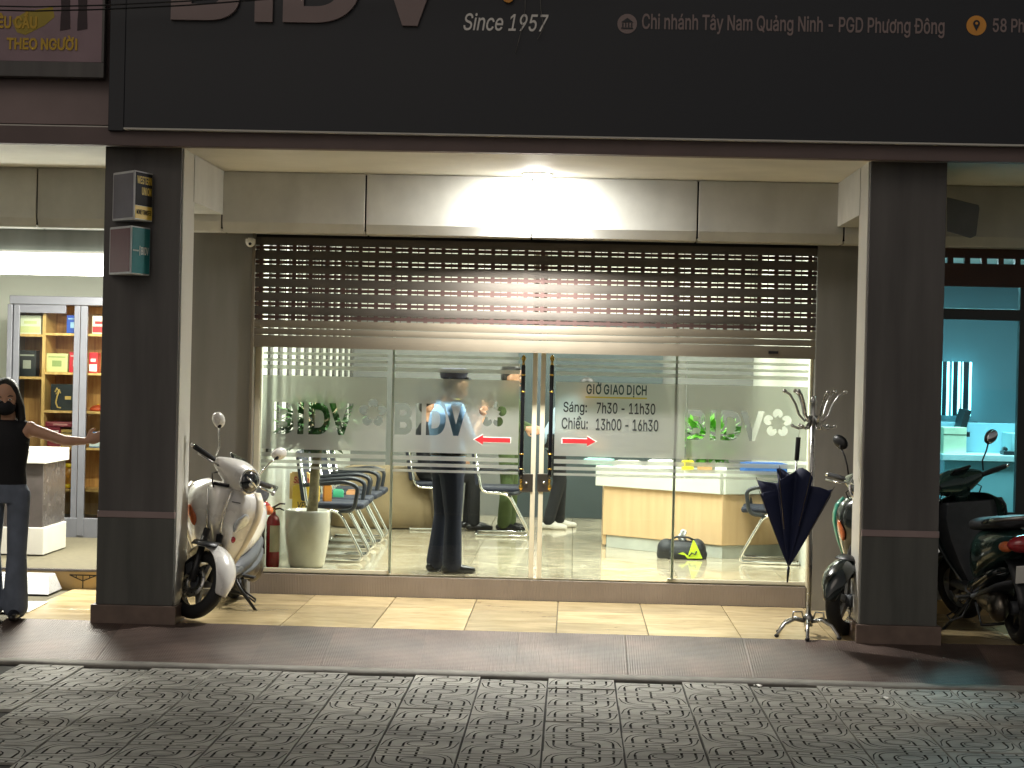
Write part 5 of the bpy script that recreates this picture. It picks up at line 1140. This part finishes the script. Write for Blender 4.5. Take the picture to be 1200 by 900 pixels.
# ------------------------------------------------------------------ reception counter
wood_mat('counter_wood', 'bfa27a', 'caae86', .4, 1.5); mat('counter_white', 'bfc3ba', .35, var=.04); mat('kick_grey', 'a9aea6', .4)
A, C, E = on(706, 641, Z_IN), on(845, 655, Z_IN), on(965, 652, Z_IN)
A.z = C.z = E.z = 0
ct = thing('reception_counter', 'angled reception counter with wood front, pale top band and skirting', 'counter', (C.x, C.y, Z_IN)); A -= Vector((C.x, C.y, 0)); E -= Vector((C.x, C.y, 0)); O = Vector((0, 0, 0))
zc = lambda v: at(770, v, C.y+.25).z-Z_IN
za1, za2, za3 = zc(634.5), zc(575.5), zc(551)
def run(name, pts, z0, z1, m_, proud=0.0, thick=.05, bev=.003):
    d = (pts[1]-pts[0]).normalized(); n_ = Vector((d.y, -d.x, 0)); 
    if n_.y > 0: n_ = -n_
    p, q = pts[0]+n_*proud, pts[1]+n_*proud; i0, i1 = pts[0]-n_*thick, pts[1]-n_*thick
    MB().prism([v+Vector((0, 0, z0)) for v in (p, q, i1, i0)], (0, 0, z1-z0)).obj(name, MATS[m_], ct, bev)
g = (C-C)
for P0, P1 in ((A, O+(A-O).normalized()*.002), (O+(E-O).normalized()*.002, E)):
    ds = (P1-P0).normalized()
    run('skirting', (P0+ds*.03, P1), 0, za1-.002, 'kick_grey', -.015); run('front_panel', (P0, P1), za1, za2-.002, 'counter_wood'); run('top_band', (P0-(ds*.07 if P0 is A else ds*0), P1), za2, za3, 'counter_white', .035, .06, .006)
b = MB(); n1 = Vector((.25, .97, 0)); b.prism([v+Vector((0, 0, za3-.06)) for v in (A-Vector((.05, 0, 0)), O, E, E+Vector((0, .75, 0)), O+Vector((.1, .75, 0)), A+Vector((0, .72, 0)))], (0, 0, .055)).obj('counter_top', MATS['counter_white'], ct, .004)
run('end_panel', (A+Vector((0, .02, 0)), A+Vector((.001, .7, 0))), .02, za2-.03, 'counter_wood', 0, -.03)
ctop = Z_IN+za3
def onc(u, off, name, lab, cat, h, w, d, m_, top=None, grp=None):
    p = on(u, 548, ctop); y = C.y+A.y*max(0, (C.x-p.x)/max(.1, -A.x))+off; x = at(u, 540, y).x
    t = thing(name, lab, cat, (x, y, ctop+.001), random.uniform(-.2, .2), grp); MB().box(-w/2, w/2, -d/2, d/2, 0, h).obj('body', MATS[m_], t, .004); MB().box(-w*.4, w*.4, -d*.4, d*.4, h, h+.006).obj('top', MATS[top or m_], t, .001)
mat('blue_box', '2f62a8', .45); mat('aqua', '8fc4be', .5); mat('paper', 'e4e4dc', .7); mat('tan', 'b08a5a', .6); mat('yellow_item', 'd8c832', .45)
onc(702, .15, 'plastic_tray', 'pale aqua tray at the left end of the reception counter', 'tray', .05, .26, .2, 'aqua'); onc(737, .15, 'paper_stack', 'white stack of paper on the counter, left of the middle', 'papers', .045, .22, .2, 'paper', grp=None)
onc(775, .18, 'document_box', 'white document box on the counter under the opening hours', 'box', .07, .22, .15, 'paper'); onc(806, .15, 'desk_sign', 'small yellow stand on the counter left of the plant', 'stand', .08, .10, .05, 'yellow_item')
onc(826, .15, 'wooden_box', 'small tan box on the counter next to the yellow stand', 'box', .06, .12, .1, 'tan'); onc(845, .15, 'paper_stack', 'white paper stack at the bend of the counter', 'papers', .05, .10, .1, 'paper'); onc(895, .2, 'blue_carton', 'long blue carton on the right wing of the counter', 'carton', .085, .36, .2, 'blue_box')
p = at(835, 505, C.y+.45); t = thing('counter_plant', 'bright green leafy plant on the counter behind the right glass logo', 'plant', (p.x, C.y+.5, ctop+.001)); MB().lathe([(.05, 0), (.07, .10), (.06, .105), (.01, .1)], n=20).obj('pot', MATS['pot_glaze'], t); foliage('foliage', t, (0, 0, .27), (.26, .16, .15), 260, .14, 'leaf_bright'); MB().tube([(0, 0, .08), (.01, 0, .25)], .01, 8).obj('stem', MATS['bark'], t)
# bag on the floor
mat('bag_black', '22252a', .6, var=.15, vscale=14, bump=.3, bscale=60); mat('bag_lime', 'b4d02c', .5, var=.06); mat('plastic_white', 'd6d8d8', .35, var=.06)
def melt(name, prims, vox, m_, parent, it=3, M=None):
    """prims fused into one closed smooth surface"""
    b = MB()
    for q in prims:
        if q[0] == 'cap':
            _, p0, p1, r0, r1 = q[:5]; p0, p1 = Vector(p0), Vector(p1); d = (p1-p0); L = d.length or 1e-3; ax = d/L; pr = []
            for i in range(6): a = -PI/2+PI/2*i/5; pr.append((r0*math.cos(a), r0*math.sin(a)))
            for i in range(6): a = PI/2*i/5; pr.append((r1*math.cos(a), L+r1*math.sin(a)))
            b.lathe(pr, p0, 12, 0, ax)
        elif q[0] == 'ell': b.ell(q[1], q[2], 0, 18, 12, q[3] if len(q) > 3 else None)
        elif q[0] == 'loft':
            b.rings([[Vector(c)+Vector((rx*math.cos(2*PI*k/20), ry*math.sin(2*PI*k/20), 0)) for k in range(20)] for c, rx, ry in q[1]])
        elif q[0] == 'box': b.box(*q[1:7])
    o = b.obj(name, MATS[m_], parent)
    r = o.modifiers.new('r', 'REMESH'); r.mode = 'VOXEL'; r.voxel_size = vox
    s = o.modifiers.new('s', 'SMOOTH'); s.iterations = it; s.factor = .5
    me = eval_mesh(o); o.modifiers.clear(); old = o.data; o.data = me; bpy.data.meshes.remove(old); me.name = name
    if M is not None: me.transform(M)
    for p in me.polygons: p.use_smooth = True
    if not me.materials: me.materials.append(MATS[m_])
    return o
pb = on(800, 656, Z_IN); bg_ = thing('sports_bag', 'black sports bag with a lime patch on the floor before the counter', 'bag', (pb.x, pb.y+.12, Z_IN))
melt('bag_body', [('loft', [((0, 0, .0), .21, .10), ((0, 0, .05), .215, .11), ((-.01, 0, .11), .18, .09), ((-.02, 0, .15), .10, .05)]), ('ell', (-.13, 0, .08), (.08, .10, .085)), ('ell', (.12, .0, .08), (.08, .10, .09))], .012, 'bag_black', bg_)
b = MB(); P = [(-.03, .05), (.045, .035), (.085, .165), (.10, .15), (.13, .09), (.165, .012), (.04, .010), (.0, .06)]
b.prism([(x, -.118+.12*max(0, z-.06), z) for x, z in P], (0, .02, 0)).obj('lime_patch', MATS['bag_lime'], bg_, .003)
MB().tube([(.05, -.121, .03), (.075, -.122, .06), (.10, -.122, .045), (.115, -.12, .075)], .006, 6).obj('printed_mark', MATS['bag_black'], bg_); MB().tube([(-.12, -.02, .14), (-.05, -.05, .185), (.05, -.05, .18), (.11, -.02, .15)], .009, 8).obj('strap', MATS['bag_black'], bg_)
pl = MB(); pl.grid(lambda u, v: Vector((.0+.075*(u-.5)*(1-.35*v)+.01*math.sin(9*v), .03*math.sin(u*9+v*4), .13+.115*v-.02*abs(u-.6))), 10, 9); pl.obj('plastic_bag', MATS['plastic_white'], bg_, solid=.003)

# ------------------------------------------------------------------ people
mat('skin', 'c99a7c', .5, var=.06, vscale=20); mat('skin_shade', 'a3795f', .5, var=.06); mat('hair', '15120f', .45, var=.2, vscale=40, bump=.4, bscale=160); mat('shirt_blue', '86abd6', .8, var=.06, vscale=10, bump=.25, bscale=22); mat('trousers_navy', '1b2034', .85, var=.1, vscale=10, bump=.3, bscale=18); mat('shoe_black', '121214', .28)
mat('top_black', '131316', .8, var=.15, bump=.25, bscale=20); mat('jeans', '6d7684', .85, var=.2, vscale=9, bump=.3, bscale=25); mat('mask_black', '1a1a1d', .8); mat('eye_white', 'dcd8d0', .3); mat('eye_dark', '140f0c', .2); mat('lips', '8f5148', .5); mat('uniform_green', '4a5a34', .85, var=.1, vscale=10, bump=.25, bscale=20); mat('shirt_pale', 'a9bfd0', .8, var=.06, bump=.25, bscale=20); mat('trousers_black', '17181b', .85, var=.1, bump=.25, bscale=20); mat('sneaker', 'd0ccc2', .6); mat('dark_cloth', '23252c', .85, var=.1, bump=.25, bscale=20)
def hand(w, d, n, s, curl=.5):
    """prims of a hand: w wrist, d direction of the fingers, n palm normal (the side they curl to), s side of the thumb"""
    w, d, n = Vector(w), Vector(d).normalized(), Vector(n).normalized(); n = (n-d*n.dot(d)).normalized(); t = d.cross(n)*s; q = []
    q.append(('cap', w, w+d*.03, .023, .026)); R = Matrix((t, n, d)).transposed(); q.append(('ell', w+d*.055, (.038, .015, .045), R))
    for k, (o_, L) in enumerate(((.027, .070), (.009, .078), (-.010, .072), (-.027, .056))):
        p0 = w+d*.085+t*o_; a1 = curl*.7; d1 = d*math.cos(a1)+n*math.sin(a1); a2 = curl*1.7; d2 = d*math.cos(a2)+n*math.sin(a2)
        p1 = p0+d1*L*.5; p2 = p1+d2*L*.5; q += [('cap', p0-d*.02, p1, .0095, .0088), ('cap', p1, p2, .0088, .0075)]
    p0 = w+d*.025+t*.028; p1 = p0+(t*.75+d*.65).normalized()*.035+n*.006; p2 = p1+(d*.9+t*.2+n*curl).normalized()*.03; q += [('cap', p0, p1, .012, .0105), ('cap', p1, p2, .0105, .0085)]
    return q
def shoe(name, ank, ang, m_, root, L=.25, heel=.0):
    b = []; a = Vector(ank); d = Vector((math.cos(ang), math.sin(ang), 0)); z0 = Vector((a.x, a.y, 0))
    b = [('cap', z0-d*.05+Vector((0, 0, .036)), z0+d*.06+Vector((0, 0, .038)), .036, .038), ('cap', z0+d*.06+Vector((0, 0, .034)), z0+d*(L-.09)+Vector((0, 0, .026)), .040, .026), ('cap', z0+Vector((0, 0, .04)), z0+Vector((0, 0, .09)), .042, .04)]
    o = melt(name, b, .009, m_, root); 
    for v in o.data.vertices: v.co.z = max(v.co.z, .002)
    return o
def person(label, loc, rz, J, clothes, extras=(), vox=.009, shoes='shoe_black', foot_ang=(0, 0), cat='person', female=False, sleeve=.55):
    root = thing('person', label, cat, loc, rz)
    g = lambda k: Vector(J[k]); pel, che, nek, hea = g('pelvis'), g('chest'), g('neck'), g('head'); hd = (hea-nek).normalized(); face = Vector(J.get('face', (1, 0, 0))).normalized(); face = (face-hd*face.dot(hd)).normalized(); side = hd.cross(face)
    R = Matrix((face, side, hd)).transposed()
    body = [('cap', pel, che, .09, .10), ('cap', nek-hd*.07, hea-hd*.04, .050, .047), ('ell', hea+hd*.022, (.094, .076, .095), R), ('ell', hea-hd*.045+face*.016, (.070, .058, .068), R), ('ell', hea-hd*.095+face*.045, (.030, .028, .022), R), ('cap', hea+face*.088+hd*.005, hea+face*.102-hd*.028, .009, .014), ('cap', hea+face*.09-hd*.068-side*.016, hea+face*.09-hd*.068+side*.016, .010, .010)]
    for s in (1, -1): body += [('ell', hea+side*s*.077-hd*.012-face*.006, (.020, .009, .030), R), ('ell', hea+face*.074+side*s*.032+hd*.014, (.014, .020, .010), R), ('ell', hea+face*.066+side*s*.038-hd*.025, (.02, .022, .02), R)]
    for s, n in ((1, 'l'), (-1, 'r')):
        sh_, el, wr = g('sh_'+n), g('el_'+n), g('wr_'+n); body += [('cap', che+(sh_-che)*.4, sh_, .05, .05), ('cap', sh_, el, .043, .034), ('cap', el, wr, .036, .023)]
        hdv = Vector(J.get('hand_'+n, wr-el)); body += hand(wr, hdv, J.get('palm_'+n, (-side*s)), J.get('thumb_'+n, s), J.get('curl_'+n, .5))
        hp_, kn, an = g('hip_'+n), g('kn_'+n), g('an_'+n); body += [('cap', pel, hp_, .07, .06), ('cap', hp_, kn, .06, .042), ('cap', kn, an, .040, .030)]
    melt('body', body, vox*.8, 'skin', root, 2)
    for s in (1, -1):
        e = MB().ell(hea+face*.083+side*s*.032+hd*.004, (.009, .012, .007), 0, 10, 8, R).obj('eye', MATS['eye_white'], root); MB().ell(hea+face*.0895+side*s*.032+hd*.004, (.004, .0055, .0055), 0, 10, 8, R).obj('iris', MATS['eye_dark'], e)
        MB().tube([hea+face*.086+side*s*.018+hd*.024, hea+face*.085+side*s*.034+hd*.029, hea+face*.073+side*s*.052+hd*.022], .0038, 6).obj('eyebrow', MATS['hair'], root)
    MB().tube([hea+face*.0985-hd*.068-side*.018, hea+face*.102-hd*.066, hea+face*.0985-hd*.068+side*.018], [.003, .006, .003], 8).obj('lips', MATS['lips'], root)
    if female:
        hr = [('ell', hea+hd*.035-face*.022, (.098, .088, .098), R)]
        for s in (1, -1): hr += [('cap', hea+hd*.06+side*s*.055+face*.02, hea-hd*.06+side*s*.082-face*.01, .030, .028), ('cap', hea-hd*.06+side*s*.082-face*.01, hea-hd*.26+side*s*.088+face*.025, .030, .026), ('cap', hea-hd*.26+side*s*.088+face*.025, hea-hd*.36+side*s*.080+face*.04, .028, .014)]
        hr += [('cap', hea-face*.06, hea-hd*.34-face*.085, .075, .055)]
    else: hr = [('ell', hea+hd*.045-face*.026, (.090, .080, .082), R), ('ell', hea-face*.06-hd*.01, (.046, .066, .06), R), ('cap', hea+hd*.085+face*.045-side*.04, hea+hd*.085+face*.045+side*.04, .026, .026)]
    melt('hair', hr, .009, 'hair', root, 2)
    top, bot = clothes; w = J.get('w', 1)
    tors = [('loft', [((pel.x, pel.y, pel.z-.03), .105*w, .150*w), ((pel.x, pel.y, pel.z+.06), .110*w, .148*w), ((pel*.5+che*.5).xyz, .108*w, .140*w), (che.xyz, .118*w, .165*w), ((che+(nek-che)*.45).xyz, .108*w, .165*w), ((che+(nek-che)*.75).xyz, .080*w, .120*w), ((nek+(che-nek)*.06).xyz, .056, .062)])] if not J.get('bent') else [('cap', pel, pel*.5+che*.5, .13*w, .13*w), ('cap', pel*.5+che*.5, che, .13*w, .15*w), ('cap', che, nek, .14*w, .065)]
    for n in 'lr':
        sh_, el, wr = g('sh_'+n), g('el_'+n), g('wr_'+n); tors.append(('cap', che+(sh_-che)*.5+(nek-che)*.2, sh_, .07, .064) if sleeve > 0 else ('cap', che+(sh_-che)*.3+(nek-che)*.25, che+(sh_-che)*.72+(nek-che)*.22, .07, .05))
        if sleeve > 0:
            e2 = sh_+(el-sh_)*min(1, sleeve*1.5); tors.append(('cap', sh_, e2, .062, .052))
            if sleeve > .7: tors.append(('cap', el, el+(wr-el)*.85, .052, .036))
    melt('shirt' if not female else 'vest', tors, .010, top, root, 3)
    leg = [('loft', [((pel.x, pel.y, pel.z-.09), .108*w, .150*w), ((pel.x, pel.y, pel.z), .112*w, .155*w), ((pel.x, pel.y, pel.z+.05), .106*w, .145*w)])] if not J.get('sit') else [('ell', pel, (.14, .17, .11))]
    fl = J.get('flare', .058)
    for n in 'lr':
        hp_, kn, an = g('hip_'+n), g('kn_'+n), g('an_'+n); leg += [('cap', hp_, kn, .088*w, .066), ('cap', kn, an+Vector((0, 0, .01)), .064, fl)]
    melt('trousers', leg, .010, bot, root, 3)
    for n, a in zip('lr', foot_ang): shoe('shoe', g('an_'+n), a, shoes, root)
    return root
def stand(H, **k):
    q = H/1.62; J = dict(pelvis=(0, 0, .88), chest=(.0, 0, 1.17), neck=(-.005, 0, 1.36), head=(.02, 0, 1.495), sh_l=(0, .165, 1.30), sh_r=(0, -.165, 1.30), el_l=(-.02, .215, 1.04), el_r=(-.02, -.215, 1.04), wr_l=(.06, .20, .83), wr_r=(.06, -.20, .83), hip_l=(0, .085, .84), hip_r=(0, -.085, .84), kn_l=(.02, .095, .46), kn_r=(.02, -.095, .46), an_l=(0, .10, .075), an_r=(0, -.10, .075))
    J.update(k)
    for n in list(J):
        if isinstance(J[n], tuple) and not n.startswith(('hand', 'palm', 'face')): J[n] = tuple(c*q for c in J[n])
    return J
# guard, facing right, holding a white sheet up before his chest
pg = on(522, 671, Z_IN); J = stand(1.55, el_r=(.10, -.235, 1.05), wr_r=(.235, -.12, 1.235), hand_r=(.35, .15, .85), palm_r=(-.3, .95, .1), curl_r=.75, thumb_r=1, el_l=(.10, .22, 1.05), wr_l=(.24, .09, 1.17), hand_l=(.5, -.3, .8), palm_l=(-.3, -.95, .1), thumb_l=-1, curl_l=.75, head=(.045, 0, 1.475), face=(1, 0, -.35), an_l=(-.05, .09, .075), an_r=(.02, -.09, .075), kn_l=(0, .095, .46), pelvis=(0.0, 0, .88), chest=(-.015, 0, 1.17), w=1.16, flare=.074)
gd = person('security guard in a light blue shirt and navy trousers standing behind the left glass door', (pg.x, pg.y-.0, Z_IN), .42, J, ('shirt_blue', 'trousers_navy'), foot_ang=(.25, -.1), sleeve=.62)
q = 1.55/1.62
melt('belt', [('loft', [((0, 0, .925*q), .134, .180), ((0, 0, .96*q), .134, .178)])], .009, 'gloss_black', gd, 1)
hc = Vector(J['head']); melt('cap', [('loft', [(hc+Vector((-.01, 0, .055)), .103, .09), (hc+Vector((-.012, 0, .085)), .105, .092), (hc+Vector((-.01, 0, .12)), .122, .115), (hc+Vector((-.01, 0, .135)), .09, .085)]), ('ell', hc+Vector((.085, 0, .055)), (.05, .065, .008))], .008, 'trousers_navy', gd, 2)
for s in (1, -1):
    e = MB().box(-.03, .03, -.05, .05, -.004, .006, 0, Matrix.Translation((0, s*.15*q, 1.375*q)) @ Matrix.Rotation(-s*.35, 4, 'X')).obj('epaulette', MATS['trousers_navy'], gd, .003); MB().box(-.02, .02, s*.025-.008, s*.025+.008, .006, .009, 0, Matrix.Translation((0, s*.15*q, 1.375*q)) @ Matrix.Rotation(-s*.35, 4, 'X')).obj('stripe', MATS['hours_yellow'], e)
w = Vector(J['wr_r'])+Vector((.055, .035, .10)); sheet = MB().box(-.045, .045, -.003, .003, -.07, .09, 0, Matrix.Translation(Vector((pg.x, pg.y, Z_IN))+Matrix.Rotation(.42, 3, 'Z') @ w) @ Matrix.Rotation(.5, 4, 'Y') @ Matrix.Rotation(.15, 4, 'Z')).obj('paper_sheet', MATS['paper'], None, .001)
tag(sheet, 'small white sheet held up by the guard behind the frosted film', 'paper')
# woman at the left edge, facing the street, her left arm stretched to the pillar
pwm = on(-7, 729, Z_PLAT); dxc = CLX0-pwm.x; q = 1.56/1.62
J = stand(1.56, sh_l=(0, .150, 1.29), sh_r=(0, -.15, 1.29), el_l=(.02, .40, 1.215), wr_l=(.0, (dxc-.105)/q, 1.215), hand_l=(0, 1, .35), palm_l=(-.2, .6, .7) if False else (-1, .1, 0), thumb_l=1, curl_l=.25, head=(.02, -.01, 1.495), face=(1, .18, -.05), w=.88, flare=.085, an_l=(.03, .085, .075), an_r=(0, -.09, .075), kn_l=(.04, .09, .46))
wm = person('woman with long black hair, black mask, black vest and jeans leaning on the pillar', (pwm.x, pwm.y+.22, Z_PLAT), -PI/2, J, ('top_black', 'jeans'), foot_ang=(.15, -.2), female=True, sleeve=0)
hc = Vector(J['head']); f = Vector((1, .18, -.05)).normalized(); sd_ = Vector((0, 0, 1)).cross(f).normalized()
melt('face_mask', [('ell', hc-Vector((0, 0, .055))+f*.040, (.076, .068, .056), Matrix((f, sd_, f.cross(sd_))).transposed())], .007, 'mask_black', wm, 2)
for s in (1, -1): MB().tube([hc-Vector((0, 0, .035))+f*.06+sd_*s*.055, hc-Vector((0, 0, .02))+sd_*s*.082], .002, 6).obj('mask_loop', MATS['mask_black'], wm)
# man in green standing behind the chrome chair
pgm = on(592, 625, Z_IN); J = stand(1.60, face=(1, .2, -.2), wr_l=(.20, .14, 1.0), el_l=(.03, .215, 1.04), wr_r=(.2, -.14, 1.0), el_r=(.03, -.215, 1.04), flare=.07)
person('person in an olive green uniform standing behind the chrome chair', (pgm.x, 18.75, Z_IN), -.2, J, ('uniform_green', 'uniform_green'), foot_ang=(.1, -.1), sleeve=.9)
# hunched man in pale shirt behind the door gap
pm_ = on(655, 620, Z_IN); J = stand(1.62, chest=(.10, 0, 1.10), neck=(.20, 0, 1.24), head=(.30, 0, 1.35), face=(1, 0, -.5), sh_l=(.15, .165, 1.20), sh_r=(.15, -.165, 1.20), el_l=(.20, .21, .95), el_r=(.17, -.21, .95), wr_l=(.40, .12, .86), wr_r=(.37, -.15, .84), bent=True, pelvis=(-.02, 0, .88), an_l=(.08, .12, .075), an_r=(-.08, -.11, .075), kn_l=(.08, .1, .46))
person('person in a pale blue shirt and black trousers with white sneakers bending behind the doors', (pm_.x-.05, pm_.y+.05, Z_IN), .25, J, ('shirt_pale', 'trousers_black'), shoes='sneaker', foot_ang=(.1, -.4), sleeve=.5)
# seated man in dark clothes
cx_, cy_, _, _ = chairs[-1]
J = dict(pelvis=(-.06, 0, .54), chest=(-.10, 0, .84), neck=(-.10, 0, 1.03), head=(-.07, 0, 1.165), face=(1, .1, -.2), sh_l=(-.10, .165, .97), sh_r=(-.10, -.165, .97), el_l=(-.02, .22, .73), el_r=(-.02, -.22, .73), wr_l=(.20, .14, .66), wr_r=(.20, -.14, .66), hip_l=(-.04, .09, .53), hip_r=(-.04, -.09, .53), kn_l=(.36, .12, .53), kn_r=(.36, -.12, .52), an_l=(.33, .12, .075), an_r=(.37, -.13, .075), sit=True)
person('person in dark clothes sitting on a chair left of the guard', (cx_, cy_, Z_IN), .1, J, ('dark_cloth', 'trousers_black'), foot_ang=(.1, -.1), sleeve=.9)
bpy.context.view_layer.update()
